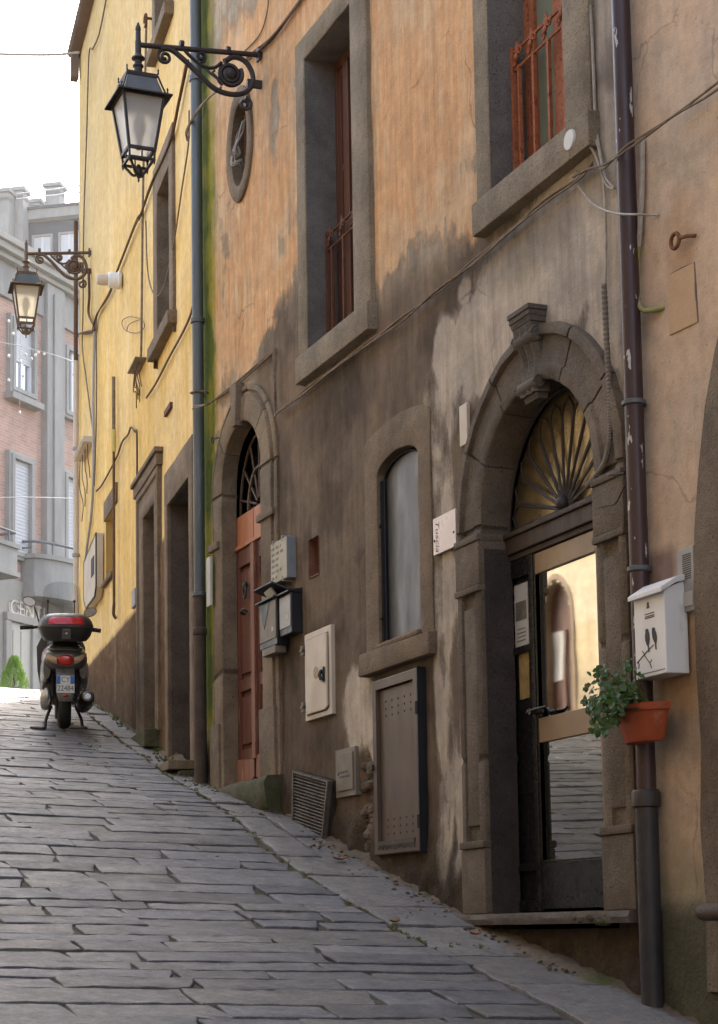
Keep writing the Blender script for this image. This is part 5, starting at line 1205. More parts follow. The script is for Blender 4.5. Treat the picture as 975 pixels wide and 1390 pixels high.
cable('two stiff cables from the large lantern bracket down to the zinc pipe', [(300, 118, .3), (280, 138, .2), (263, 160, .15), (254, 178, .06), (256, 190, .03)], TB, bw, M['cable'], .009, n=2)
cable('frayed loose wires dangling in the oval window', [(334, 160, -.05), (328, 180, -.02), (321, 200, .04), (318, 218, .08), (328, 216, .03), (332, 222, -.02)], TB, bw, M['cable_w'], .006, n=4)
cable('more loose wires curling out of the oval window', [(331, 165, -.05), (322, 190, .0), (326, 210, .05), (315, 205, .10)], TB, bw, M['cable'], .005, n=3)
cable('grey cable down beside the purple pipe, from the upper edge to the window sill corner', [(796, -20), (802, 20), (806, 100), (809, 170), (816, 215), (821, 262), (823, 330), (822, 388)], TB, bw, M['cable_w'], .008, .02)
cable('loop of cable round the white junction box', [(784, 181, .06), (796, 176, .05), (806, 184, .03), (814, 205, .03), (822, 240, .03), (834, 255, .03), (826, 254, .03), (818, 240, .03), (810, 215, .03), (800, 199, .05), (786, 199, .06)], TB, bw, M['cable_w'], .007)
cable('twisted cable leaving the beige wall to the right, from the sill corner', [(782, 236, .03), (800, 228, .05), (822, 218, .06), (850, 200, .15), (880, 180, .12), (920, 154, .06), (980, 112, .05), (1080, 30, .05), (1200, -80, .03)], TB, bw, M['cable'], .006, n=2)
cable('thin white cable hanging from the sill corner across the purple pipe', [(779, 236, .03), (783, 248, .03), (800, 272, .03), (818, 284, .05), (840, 290, .14), (866, 291, .15), (880, 292, .05), (894, 292, .02)], TB, bw, M['cable_w'], .006)
cable('pale grey pipe end dropping beside the purple downpipe into the green hose', [(873, 190, .03), (872, 250, .035), (869, 310, .04), (867, 336, .04)], TB, bw, M['cable_w'], .012)
cable('short black wire bridging from the stone arch to the purple pipe', [(808, 646, .06), (825, 645, .06), (848, 642, .10)], TB, bw, M['cable_k'], .004)
cable('dark wire curling under the stone impost by the purple pipe', [(812, 690, .08), (822, 687, .09), (835, 684, .09), (842, 672, .09), (850, 655, .10)], TB, bw, M['cable_k'], .004)
q = MB(); pts = [bw(p[0], p[1], .05) for p in ((820, 386), (824, 470), (828, 540), (828, 590), (822, 625), (808, 648), (797, 660))]
sp_ = spline([TB(a, .05, z) for a, z in pts], 24); q.tube(sp_, .0165, 8, [1.0 if k % 2 else .80 for k in range(len(sp_))])
tag(q.build('corrugated_conduit', M['grey_pl'], None, smooth=20), 'corrugated grey conduit curving over the stone arch into the fanlight', 'conduit')
q = MB(); pts = [(867, 335, .04), (866, 365, .04), (866, 405, .05), (872, 420, .05), (886, 421, .04), (904, 418, .01)]
q.tube(spline([TB(bw(*p)[0], p[2], bw(*p)[1]) for p in pts], 8), .0125, 8); tag(q.build('hose', M['hose'], None, smooth=60), 'green mossy hose bending out beside the purple downpipe', 'hose')
Y_ = lambda l, p, m='cable_d', r=.010, n=1, o=.03: cable(l, p, TY, yw, M[m], r, o, n)
Y_('thick bundle of cables slanting down the yellow wall behind the large lantern', [(256, 80), (244, 140), (232, 192), (207, 248), (193, 288), (186, 300), (162, 362), (150, 396), (133, 425), (128, 445)], n=3)
Y_('old conduit cable running straight down to the wall junction box of the yellow house', [(199, 30), (197, 120), (194, 290), (193, 380), (192, 470), (191, 490)], 'cable', .013)
Y_('single cable looping down past the narrow yellow house window', [(257, 150), (256, 195), (248, 250), (236, 330), (224, 385), (214, 402), (205, 390), (200, 360), (198, 300)], 'cable', .008)
Y_('slanting cable from the junction box up to the zinc pipe', [(199, 540), (212, 520), (230, 485), (248, 452), (258, 430), (263, 412)], 'cable_d', .011)
Y_('cable sagging between the corner conduit and the yellow gas pipe', [(131, 667), (140, 656), (158, 622), (166, 600), (174, 590), (178, 580), (183, 586), (186, 594), (186, 700)], 'cable_d', .011)
Y_('vertical conduit down the far end of the yellow house', [(129, 440), (127, 520), (127, 600), (127, 650), (124, 700), (118, 745), (115, 775)], 'grey_lt', .018, 1)
Y_('second thin conduit at the far end of the yellow house', [(131, 430), (131, 560), (128, 660)], 'cable', .010)
Y_('long cable from the eave down the far end of the yellow house', [(146, -10), (135, 45), (126, 66), (121, 75), (118, 180), (114, 300), (113, 420), (112, 470), (118, 520), (127, 590)], 'cable', .010)
Y_('tangle of cables at the foot of the far lantern bracket', [(121, 365), (122, 400), (121, 425), (130, 445), (121, 450), (108, 452)], 'cable_d', .014, 2)
Y_('coil of thin wire hanging on the yellow wall', [(190, 432), (176, 430), (166, 436), (170, 448), (186, 452), (196, 444), (192, 434), (176, 440), (172, 450)], 'cable', .005)
t = thing('gas_pipe', 'thin yellowish gas pipe coming down the yellow wall left of the moulded doorway', 'pipe', TY(5.1, .04, 4.5))
q = MB(); s0 = 5.02; q.lathe(TY(s0, .05, 0), [(.016, 3.55), (.016, 5.25)], 8); q.tube(spline([TY(s0, .05, 3.55), TY(s0 + .03, .05, 3.45), TY(s0 + .12, .02, 3.42)]), .018, 7); q.build('pipe', M['cable_d'], t, smooth=60)
q = MB(); q.lathe(TY(s0, .05, 0), [(.026, 5.25), (.028, 5.5)], 8); q.build('joint', M['paper_y'], t, smooth=60); q = MB(); q.lathe(TY(s0, .05, 0), [(.020, 5.5), (.020, 6.1)], 8); q.build('upper_pipe', M['cable'], t, smooth=60)
def wbox(name, label, cat, px0, px1, py0, py1, d, m, extra=None):
    a0, z1 = yw(px1, py0, .02); a1, z0 = yw(px0, py1, .02); t = thing(name, label, cat, TY((a0 + a1) / 2, 0, z0)); q = MB(); zc = (yw(px0, (py0 + py1) / 2)[1] + yw(px1, (py0 + py1) / 2)[1]) / 2; h = abs(z1 - z0) / 2
    q.box(TY, a0, a1, 0, d, zc - h, zc + h); q.build('case', M[m], t, bevel=.008); return t, a0, a1, zc - h, zc + h
t, a0, a1, z0, z1 = wbox('cable_junction_box', 'grey cable junction box with hanging wires on the yellow wall', 'junction box', 186, 197, 490, 514, .12, 'grey_pl')
q = MB()
for k in range(6): s = a0 + .12 + k * (a1 - a0 - .24) / 5; q.tube(spline([TY(s, .06, z0), TY(s + .03 * (k % 3 - 1), .07, z0 - .10 - .02 * k), TY(s - .02, .05, z0 - .2 - .03 * (k % 4)), TY(s + .05 * (k % 2) - .02, .04, z0 - .26 - .06 * (k % 3))]), .006, 5)
q.build('loose_wire', M['cable_d'], t)
t, a0, a1, z0, z1 = wbox('telecom_box', 'pale telecom box at the far end of the yellow house', 'junction box', 113, 126, 605, 624, .14, 'cream_p')
q = MB(); q.box(TY, a0 + .05, a1 - .05, .14, .15, z0 + .05, z1 - .05); q.build('lid', M['cream_p'], t, bevel=.004)
q = MB()
for k in range(4): s = a0 + .1 + k * (a1 - a0 - .2) / 3; q.tube(spline([TY(s, .07, z0), TY(s + .03 * (k - 1), .07, z0 - .15 - .06 * k), TY(s - .05 * k, .05, z0 - .3 - .1 * k), TY(s + .06 * (k % 2), .04, z0 - .42 - .12 * k)]), .006, 5)
q.build('loose_wire', M['cable_d'], t)
t = thing('flood_sensor', 'white cylindrical sensor light on the yellow wall', 'light', TY(5.0, .1, 7.5)); s0, z0 = yw(160, 381, .05)
q = MB(); q.lathe(TY(s0, .02, z0), [(.09, 0), (.10, .03), (.09, .035), (.085, .13), (.07, .14)], 14, YN); q.build('body', M['white_p'], t, smooth=40)
q = MB(); q.lathe(TY(s0, .16, z0), [(.062, 0), (.066, .08), (.05, .12), (.002, .125)], 14, YN); q.build('head', M['cream_p'], t, smooth=40)
t = thing('notice_case', 'pale rounded notice case standing off the far end of the yellow house', 'notice board', TY(7.3, .2, 4)); 
a0, a1 = yw(135, 790, .06)[0], yw(118, 790, .06)[0]; z0, z1 = 3.86, 4.6
q = MB(); pl = [(a0, z0 + .1), (a0, z1), (a1, z1 - .12), (a1, z0 + .16), (a1 - .25, z0), (a0 + .12, z0)]; q.prism(TY, pl, .01, .10); q.build('case', M['cream_p'], t, bevel=.012)
q = MB(); q.box(TY, a0 + .15, a0 + .42, .1002, .106, z0 + .28, z0 + .5); q.build('dark_label', M['ink_d'], t); q = MB(); q.band(TY, pl, [(a + (.02 if a < 7.4 else -.02), z + (.02 if z < 4.2 else -.02)) for a, z in pl], [(0, .088), (0, .104), (1, .104)], closed=True); q.build('rim', M['iron'], t)
q = MB(); s0, z0 = yw(182, 812, .02); q.box(TY, s0 - .12, s0 + .12, 0, .03, z0 - .09, z0 + .09); tag(q.build('small_plate', M['grey_lt'], None, bevel=.004), 'small grey plate beside the moulded doorway', 'cover plate')
q = MB(); s0, z0 = yw(199, 28, .05); q.tube([TY(s0 + .06 * math.cos(a), .06, z0 + .06 * math.sin(a)) for a in [2 * math.pi * k / 14 for k in range(13)]], .014, 6); q.tube([TY(s0 - .05, .06, z0), TY(s0 - .05, -.02, z0)], .014, 6); tag(q.build('wall_hook', M['rust_d'], None, smooth=60), 'rusty round hook high on the yellow wall', 'hook')
q = MB(); s0, z0 = yw(228, 556, .02); q.box(TY, s0 - .17, s0 + .17, 0, .03, z0 - .025, z0 + .025); tag(q.build('iron_pin', M['rust_d'], None), 'short flat iron bar in the yellow wall above the dark doorway', 'hook')
# ------------------------------------------------------------------ scooter
def build_scooter():
    d = ray(87, 990); k = 12.0
    while k < 26:
        p = d * k
        if p.z <= gz(p.x, p.y) + .012: break
        k += .01
    base = p; hd = R(11.5); f2 = Vector((math.sin(hd), math.cos(hd), 0)); sl = (gz(base.x + f2.x, base.y + f2.y) - gz(base.x - .3 * f2.x, base.y - .3 * f2.y)) / 1.3 * .75
    f = (f2 + Vector((0, 0, sl))).normalized(); r = Vector((f2.y, -f2.x, 0)); u = r.cross(f)
    S = lambda a, b, c: base + f * a + r * b + u * c
    t = thing('scooter', 'dark grey scooter with a top case parked facing up the lane', 'scooter', base)
    def ell(a, c, w, h, n=20, e=2.4, dx=0):
        out = []
        for k in range(n):
            th_ = 2 * math.pi * k / n; x, y = math.cos(th_), math.sin(th_)
            out.append(S(a, dx + w * math.copysign(abs(x) ** (2 / e), x), c + h * math.copysign(abs(y) ** (2 / e), y)))
        return out
    q = MB(); q.loft([ell(-.30, .685, .085, .055), ell(-.285, .685, .15, .085), ell(-.24, .69, .195, .115), ell(-.12, .685, .218, .15), ell(.10, .69, .222, .165), ell(.35, .66, .20, .20), ell(.6, .52, .18, .24), ell(.72, .42, .15, .10)])
    for sg in (-1, 1): q.loft([ell(-.22, .60, .035, .10, 12, 2.2, sg * .175), ell(-.05, .55, .045, .15, 12, 2.2, sg * .19), ell(.2, .52, .04, .16, 12, 2.2, sg * .19), ell(.4, .5, .02, .1, 12, 2.2, sg * .17)])
    q.loft([ell(.72, .26, .17, .05), ell(1.05, .26, .18, .05)]); q.loft([ell(1.02, .30, .19, .04), ell(1.08, .55, .24, .05), ell(1.04, .80, .25, .07), ell(1.0, 1.0, .16, .06)])
    q.loft([ell(1.10, .42, .06, .10), ell(1.28, .58, .10, .06), ell(1.48, .50, .06, .05)])
    q = q.build('body', M['sc_body'], t, smooth=50)
    m = MB(); m.loft([ell(-.255, .795, .10, .012), ell(-.20, .815, .145, .02), ell(-.05, .825, .15, .02)])
    for sg in (-1, 1): m.tube(spline([S(-.1, sg * .15, .80), S(-.2, sg * .155, .795), S(-.275, sg * .10, .785), S(-.28, 0, .79)], 5), .016, 8)
    m.build('grab_rail', M['sc_body'], t, smooth=50)
    m = MB(); m.loft([ell(-.12, .84, .12, .03), ell(.05, .845, .16, .05), ell(.35, .83, .16, .06), ell(.62, .80, .13, .05), ell(.7, .76, .08, .02)]); m.build('seat', M['rubber'], t, smooth=50)
    # tail lamp and indicators
    m = MB(); m.loft([ell(-.31, .685, .060, .036, 20, 2), ell(-.302, .685, .082, .054, 20, 2), ell(-.27, .685, .088, .060, 20, 2)]); tl = m.build('tail_light', M['sc_red2'], t, smooth=60)
    m = MB(); m.loft([ell(-.292, .685, .092, .064, 20, 2), ell(-.25, .685, .094, .066, 20, 2)]); m.build('lamp_rim', M['chrome'], tl, smooth=50)
    for sg in (-1, 1):
        m = MB(); m.loft([[S(-.315, sg * .080, .71), S(-.285, sg * .19, .75), S(-.20, sg * .215, .75), S(-.20, sg * .10, .71)], [S(-.325, sg * .085, .68), S(-.300, sg * .165, .69), S(-.20, sg * .19, .69), S(-.20, sg * .10, .66)], [S(-.315, sg * .08, .645), S(-.30, sg * .13, .66), S(-.2, sg * .13, .66), S(-.2, sg * .09, .63)]])
        m.build('indicator', M['sc_amb'], t, bevel=.006, smooth=50)
    # mudguard, plate
    m = MB(); m.loft([[S(-.27, -.09, .62), S(-.27, .09, .62), S(-.20, .10, .62), S(-.20, -.10, .62)], [S(-.345, -.085, .52), S(-.345, .085, .52), S(-.29, .09, .52), S(-.29, -.09, .52)], [S(-.375, -.082, .36), S(-.375, .082, .36), S(-.35, .085, .36), S(-.35, -.085, .36)], [S(-.385, -.065, .285), S(-.385, .065, .285), S(-.36, .065, .285), S(-.36, -.065, .285)]]); mg = m.build('mudguard', M['sc_body'], t, bevel=.008, smooth=40)
    PP = lambda x, y, o=0: S(-.372 - .19 * (.36 - y) * -1 * .0 - .004 - o + (y - .36) * .16, x, y)
    m = MB(); m.loft([[PP(x, y, o) for x, y in ((-.085, .37), (.085, .37), (.085, .535), (-.085, .535))] for o in (.004, .008)]); pl = m.build('number_plate', M['plate_w'], t)
    m = MB()
    for x0, x1 in ((-.084, -.048), (.046, .084)): m.loft([[PP(x, y, o) for x, y in ((x0, .455), (x1, .455), (x1, .533), (x0, .533))] for o in (.0083, .0088)])
    m.build('blue_band', M['plate_b'], pl)
    m = MB()
    for tx, cx, cyy, s in (('CY', 0, .495, .072), ('22484', 0, .412, .070)):
        vs, fs = text_mesh(tx, s); w = max(v.x for v in vs) - min(v.x for v in vs); k = (.082 if tx == 'CY' else .155) / w; m.add([PP(cx + v.x * k, cyy + v.y * 1.05, .0092) for v in vs], fs)
    m.build('plate_text', M['ink_d'], pl, solid=False)
    m = MB(); m.ball(S(-.385, 0, .345), .03, 8, (1.0, .5, .45)); m.build('reflector', M['sc_red2'], mg, smooth=60)
    # wheels
    for nm, a0, rad, w in (('rear_wheel', .0, .245, .066), ('front_wheel', 1.36, .25, .05)):
        m = MB(); c = S(a0, 0, rad); sec = []
        for k in range(32):
            th_ = 2 * math.pi * k / 32; dr = f * math.cos(th_) + u * math.sin(th_); row = []
            for j in range(10): a = 2 * math.pi * j / 10; row.append(c + dr * (rad - .052 + .052 * math.cos(a)) + r * w * math.sin(a))
            sec.append(row)
        sec.append(sec[0]); m.loft(sec, cap=False); wh = m.build('wheel', M['rubber'], t, smooth=60)
        m = MB(); m.lathe(c - r * .04, [(.17, 0), (.185, .01), (.185, .07), (.17, .08), (.05, .06), (.05, .02), (.17, 0)], 20, r); m.build('rim', M['iron'], wh, smooth=40)
    # engine and transmission, left; shock absorber; exhaust, right
    m = MB(); m.loft([ell(-.14, .30, .03, .06, 14, 2, -.17), ell(-.10, .31, .055, .12, 14, 2.2, -.175), ell(.10, .33, .06, .12, 14, 2.2, -.17), ell(.45, .34, .06, .10, 14, 2.2, -.15)]); m.lathe(S(-.02, -.235, .30), [(.02, 0), (.09, .01), (.11, .03), (.11, .08)], 16, r); en = m.build('engine_cover', M['chrome'], t, smooth=45)
    m = MB(); m.loft([ell(-.11, .42, .04, .05, 12, 2.5, -.175), ell(.0, .43, .06, .08, 12, 2.5, -.175), ell(.25, .43, .05, .07, 12, 2.5, -.17)]); m.build('air_box', M['sc_case'], t, smooth=45)
    for sg in (-1, 1):
        m = MB(); m.tube([S(-.09, sg * .115, .28), S(-.14, sg * .12, .62)], .014, 8); m.lathe(S(-.10, sg * .115, .33), [(.032, .0 + .022 * k / 2) if k % 2 else (.024, .022 * k / 2) for k in range(24)], 12, (S(-.14, sg * .12, .62) - S(-.09, sg * .115, .28))); m.build('shock_absorber', M['iron'], t, smooth=30)
    ax = (f * -.93 + u * .26 + r * .06).normalized(); m = MB(); m.lathe(S(.30, .19, .20), [(.03, 0), (.062, .04), (.075, .12), (.075, .40), (.066, .49), (.05, .51), (.034, .515), (.03, .50), (.028, .44)], 18, ax); m.tube(spline([S(.34, .16, .21), S(.5, .10, .24), S(.6, .05, .3)]), .02, 8); ex = m.build('exhaust', M['exhaust'], t, smooth=45)
    m = MB(); m.loft([[S(-.05, .27, .36), S(.2, .27, .29), S(.2, .275, .20), S(-.05, .275, .24)], [S(-.05, .255, .37), S(.2, .255, .30), S(.2, .26, .19), S(-.05, .26, .23)]]); m.build('heat_shield', M['sc_case'], ex, bevel=.01)
    m = MB(); e = S(.30, .19, .20) + ax * .513; m.lathe(e, [(.048, -.02), (.052, .0), (.036, .006), (.03, -.01)], 16, ax); m.build('tail_pipe', M['chrome'], ex, smooth=40)
    m = MB()
    for sg in (-1, 1): m.tube(spline([S(.22, sg * .12, .22), S(.10, sg * .17, .10), S(.06, sg * .18, .03)], 4), .016, 7); m.tube([S(.06, sg * .18, .02), S(-.12, sg * .21, .015)], .016, 7)
    m.tube([S(-.12, -.21, .015), S(-.10, -.33, .02)], .012, 6); m.build('centre_stand', M['iron'], t, smooth=50)
    # handlebar, mirrors, screen
    m = MB(); m.tube(spline([S(.86, -.40, 1.0), S(.90, -.26, 1.01), S(.97, -.1, 1.04), S(.97, .1, 1.04), S(.94, .26, 1.0), S(.90, .38, .98)], 5), .017, 8); m.loft([ell(.88, 1.02, .10, .04), ell(.96, 1.06, .13, .06), ell(1.04, 1.05, .10, .05)]); hb = m.build('handlebar', M['sc_case'], t, smooth=50)
    m = MB(); m.tube([S(.865, -.42, 1.0), S(.885, -.29, 1.01)], .022, 8); m.build('grip', M['rubber'], hb); m = MB(); m.tube([S(.895, .40, .98), S(.915, .28, .995)], .022, 8); m.build('grip', M['rubber'], hb)
    for sx, cx, cz, tilt in ((-1, -.33, 1.27, -.3), (1, .29, 1.17, .35)):
        m = MB(); m.tube(spline([S(.93, sx * .22, 1.03), S(.93, sx * .24, 1.10), S(.92, cx - sx * .05, cz - .05)], 4), .008, 6); c = S(.90, cx, cz)
        a = (r * math.cos(tilt) + u * math.sin(tilt)); b = (u * math.cos(tilt) - r * math.sin(tilt)); mm = []
        for s_, o in ((.75, .03), (1, .015), (1.04, 0)): mm.append([c + f * o + a * .068 * s_ * math.cos(k * math.pi / 9) + b * .046 * s_ * math.sin(k * math.pi / 9) for k in range(18)])
        m.loft(mm); mi = m.build('mirror', M['sc_case'], hb, smooth=45)
        n_ = (f * -1 + (u * .35 if sx < 0 else u * .1 - r * .5)).normalized(); m = MB(); m.loft([[c - f * .002 + a * .063 * math.cos(k * math.pi / 9) + b * .041 * math.sin(k * math.pi / 9) for k in range(18)], [c - f * .004 + a * .063 * math.cos(k * math.pi / 9) + b * .041 * math.sin(k * math.pi / 9) for k in range(18)]]); m.build('mirror_glass', M['chrome'] if sx > 0 else M['white_p'], mi)  # left glass is plain white, a painted stand-in for its bright reflection
    m = MB(); rows = []
    for k in range(9):
        v = k / 8; w = .235 - .06 * v; rows.append([S(1.09 - .15 * v + .12 * abs(j / 6 - 1) ** 2 * -1, (j / 6 - 1) * w, .98 + .50 * v - (.06 * abs(j / 6 - 1) ** 3 if k == 8 else 0)) for j in range(13)])
    m.loft(rows, cap=False, closed=False); sc = m.build('windscreen', M['screen'], t, smooth=60, solid=False)
    m = MB()
    for x in (-.14, .13): m.tube([S(.99, x, 1.05), S(.955, x, 1.27)], .007, 6); m.ball(S(.955, x, 1.28), .016, 8)
    m.build('screen_stay', M['iron'], sc, smooth=50)
    # top case
    def ring(c, w, d0, d1, e=3.2, n=28):
        out = []; cd, hd_ = (d0 + d1) / 2, (d1 - d0) / 2
        for k in range(n): th_ = 2 * math.pi * k / n; x, y = math.cos(th_), math.sin(th_); out.append(S(cd + hd_ * math.copysign(abs(y) ** (2 / e), y), w * math.copysign(abs(x) ** (2 / e), x), c))
        return out
    m = MB(); m.loft([ring(.865, .16, -.42, -.06), ring(.87, .20, -.46, -.04), ring(.92, .24, -.50, -.01), ring(.985, .262, -.52, .0), ring(1.0, .266, -.525, .0)]); tc = m.build('top_case', M['sc_case'], t, smooth=40)
    m = MB(); m.loft([ring(1.003, .268, -.527, .002), ring(1.012, .268, -.527, .002), ring(1.06, .252, -.505, -.01), ring(1.10, .222, -.47, -.04), ring(1.128, .17, -.42, -.08), ring(1.135, .10, -.36, -.14)]); ld = m.build('case_lid', M['sc_case'], tc, smooth=45)
    m = MB(); rows = []
    for c, w, o in ((1.03, .17, -.519), (1.06, .168, -.508), (1.085, .155, -.490), (1.10, .13, -.475)): rows.append([S(o - .012 + .035 * abs(j / 8 - 1) ** 3, (j / 8 - 1) * w, c) for j in range(17)])
    m.loft(rows, cap=False, closed=False); m.build('red_reflector', M['sc_red'], ld, smooth=60, solid=False)
    m = MB(); m.loft([[S(-.53, -.045, .885), S(-.53, .045, .885), S(-.47, .045, .885), S(-.47, -.045, .885)], [S(-.54, -.04, .985), S(-.54, .04, .985), S(-.5, .04, .985), S(-.5, -.04, .985)]]); m.build('case_latch', M['sc_body'], tc, bevel=.006)
    m = MB(); m.lathe(S(-.538, 0, .94), [(.012, 0), (.012, .008), (.002, .009)], 10, -f); m.build('lock', M['chrome'], tc)
    m = MB(); m.lathe(S(-.30, .268, .99), [(.012, 0), (.016, .015), (.004, .02)], 8, r); m.build('hinge_cap', M['sc_case'], tc)
    return t
build_scooter()

# ------------------------------------------------------------------ far end of the lane
pink = thing('brick_building', 'pink brick apartment building with grey stone trim closing the lane', 'building', FP + Vector((0, 0, 5)))
w = MB(); w.box(TF, -9, 6, -7, 0, 4.0, 14.6)
wl = w.build('wall', M['brick'], pink)
uv = wl.data.uv_layers.new(name='UVMap')
for p in wl.data.polygons:
    for li in p.loop_indices:
        co = wl.data.vertices[wl.data.loops[li].vertex_index].co + pink.location; uv.data[li].uv = ((co - FP).dot(FD) if abs(p.normal.dot(FN)) > .5 else (co - FP).dot(FN), co.z)
q = MB(); q.box(TF, -9.02, 6.02, 0, .07, 13.72, 14.5); q.build('frieze', M['far_conc'], pink)
q = MB(); q.box(TF, -9.3, 6.3, -7.1, .22, 14.5, 14.62); q.box(TF, -9.4, 6.4, -7.2, .34, 14.622, 14.78); q.box(TF, -9.5, 6.5, -7.2, .42, 14.782, 14.93); q.build('cornice', M['far_stone'], pink, bevel=.015)
q = MB(); q.box(TF, .08, .78, -.02, .16, 4.4, 14.49); q.box(TF, .30, .62, .161, .21, 8.6, 14.3); q.build('pilaster', M['far_conc'], pink, bevel=.02)
q = MB(); q.box(TF, -9.03, .079, 0, .05, 4.2, 7.55); q.box(TF, .781, 6.03, 0, .05, 4.2, 7.6); gf = q.build('ground_floor', M['far_stone'], pink)
def far_window(s0, s1, z0, z1, kind, lab=None):
    q = MB(); q.band(TF, [(s0, z0 - .0), (s0, z1), (s1, z1), (s1, z0)], [(s0 + .17, z0 + .17), (s0 + .17, z1 - .15), (s1 - .17, z1 - .15), (s1 - .17, z0 + .17)], [(0, 0), (0, .11), (.4, .12), (.45, .15), (1, .15), (1, .01)], closed=True)
    if kind == 'win': q.box(TF, s0 - .08, s1 + .08, .0, .24, z0 - .14, z0 - .002)
    w = q.build('window', M['far_conc'], pink, bevel=0)
    a, b, c, d_ = s0 + .17, s1 - .17, z0 + .17, z1 - .15
    if kind == 'win':
        q = MB(); zc = c + (d_ - c) * .42; q.box(TF, a, b, .01, .05, zc, d_)
        for k in range(14): q.box(TF, a, b, .0502, .058, zc + .01 + k * (d_ - zc) / 14, zc + (d_ - zc) / 14 * (k + .75))
        q.build('roller_shutter', M['shutter'], w)
        q = MB(); q.box(TF, a, b, .006, .02, c, zc); q.build('pane', M['pane'], w)
        q = MB(); q.box(TF, a, a + .06, .02, .06, c, zc); q.box(TF, b - .06, b, .02, .06, c, zc); q.box(TF, (a + b) / 2 - .05, (a + b) / 2 + .05, .02, .06, c, zc); q.build('casement', M['white_p'], w)
    elif kind == 'open':
        q = MB(); q.box(TF, a, b, .006, .02, c, d_); q.build('pane', M['mirror_l'], w)
        q = MB(); q.box(TF, a, a + .07, .02, .06, c, d_); q.box(TF, (a + b) / 2 - .02, (a + b) / 2 + .14, .02, .07, c, d_); q.build('casement', M['white_p'], w)
    else:
        q = MB(); q.box(TF, a, b, .01, .04, c, d_)
        for k in range(26): q.box(TF, a, b, .0402, .05, c + .01 + k * (d_ - c) / 26, c + (d_ - c) / 26 * (k + .7))
        q.build('roller_shutter', M['shutter'], w)
    return w
far_window(-1.28, -.24, 11.62, 13.4, 'win'); far_window(.80, 1.62, 11.62, 13.36, 'open'); far_window(-1.30, -.32, 8.0, 10.35, 'shut'); far_window(.78, 1.62, 8.0, 10.4, 'shut')
far_window(2.6, 3.5, 11.62, 13.4, 'win'); far_window(2.6, 3.5, 8.0, 10.35, 'shut'); far_window(-3.6, -2.6, 11.62, 13.4, 'win')
def balcony(pts, z0, z1, m, rail):
    # plan outline pts = [(s, o)] walking from wall to wall
    q = MB(); q.loft([[TF(s, o, z0) for s, o in pts], [TF(s, o, z1 - .10) for s, o in pts]], closed=True)
    ex = [(s + (.04 if s > (pts[0][0] + pts[-1][0]) / 2 else -.04), o + .05) for s, o in pts]; q.loft([[TF(s, o, z1 - .099) for s, o in ex], [TF(s, o, z1) for s, o in ex]], closed=True)
    b = q.build('balcony', m, pink, smooth=30)
    q = MB(); q.loft([[TF(s, o, z0 - .10) for s, o in ex], [TF(s, o, z0 - .002) for s, o in ex]]); q.build('slab', M['far_conc'], b)
    q = MB(); q.tube([TF(s, o - .06, z1 + rail) for s, o in pts], .03, 6)
    q.tube([TF(s, o - .06, z1 + rail - .14) for s, o in pts[:3]], .02, 6)
    for s, o in pts[1:-1:3]: q.tube([TF(s, o - .06, z1), TF(s, o - .06, z1 + rail)], .02, 6)
    q.build('railing', M['far_rail'], b, smooth=50)
s_r = fw(25, 740, .85)[0]
balcony([(-4.5, 0), (-4.5, .85), (-3.5, .85), (-2.5, .85), (s_r - .25, .85), (s_r, .83), (s_r, .5), (s_r, 0)], 7.45, 8.05, M['far_conc'], .26)
s0b, s1b = -.72, 2.6; pts = [(s0b, 0)]
for k in range(13): a = math.pi * (1 - k / 12); pts.append(((s0b + s1b) / 2 + (s1b - s0b) / 2 * math.cos(a), .08 + .62 * math.sin(a) ** .7 if k not in (0, 12) else .08))
pts.append((s1b, 0)); balcony(pts, 7.32, 8.16, M['far_conc'], .28)
q = MB(); q.box(TF, -1.42, -1.22, .05, .14, 4.4, 6.62); q.box(TF, -.42, -.24, .05, .14, 4.4, 6.62); q.box(TF, -1.42, -.24, .05, .16, 6.622, 6.80); dr = q.build('shop_door', M['far_stone'], pink, bevel=.02)
q = MB(); q.box(TF, -1.215, -.425, .051, .075, 4.4, 6.615); q.box(TF, -1.1, -.84, .0752, .09, 4.5, 6.45); q.box(TF, -.8, -.52, .0752, .09, 4.5, 6.45); q.build('door_leaf', M['shop_l'], dr, bevel=.006)
t = thing('shop_lettering', 'raised metal letters over the shop door of the brick building', 'sign', TF(-.5, .1, 6.9))
x = -1.24
for ch in 'CENTRO':
    vs, fs = text_mesh(ch, .46); mn, mx = min(v.x for v in vs), max(v.x for v in vs); q = MB(); n = len(vs)
    q.add([TF(x + (v.x - mn), .12, 6.92 + v.y) for v in vs] + [TF(x + (v.x - mn), .06, 6.92 + v.y) for v in vs], fs + [[i + n for i in reversed(p)] for p in fs])
    q.build('letter', M['letter'], t, solid=False); x += mx - mn + .055
# grey building behind
ct_, st_ = math.cos(TH), math.sin(TH)
def c2w(X, Z): return Vector((X * ct_ + Z * st_, -X * st_ + Z * ct_, 0))
GD = c2w(math.cos(R(12)), -math.sin(R(12))).normalized(); GN = Vector((GD.y, -GD.x, 0)); GP = c2w((70 - 487.5) / 2500 * 56, 56)
if GN.dot(GP) > 0: GN = -GN
def TG(s, o, z): return GP + GD * s + GN * o + Vector((0, 0, z))
def gw(px, py, o=0.0):
    d = ray(px, py); q = GP + GN * o; p = d * (q.dot(GN) / d.dot(GN)); return (p - GP).dot(GD), p.z
gb = thing('grey_house', 'slate grey upper storey house with chimneys behind the brick building', 'house', GP + Vector((0, 0, 7)))
sl_, zt_ = gw(28, 300); sr_ = 3.2
q = MB(); q.box(TG, sl_, sr_, -6, 0, 6, zt_ - .102); q.build('wall', M['far_grey'], gb)
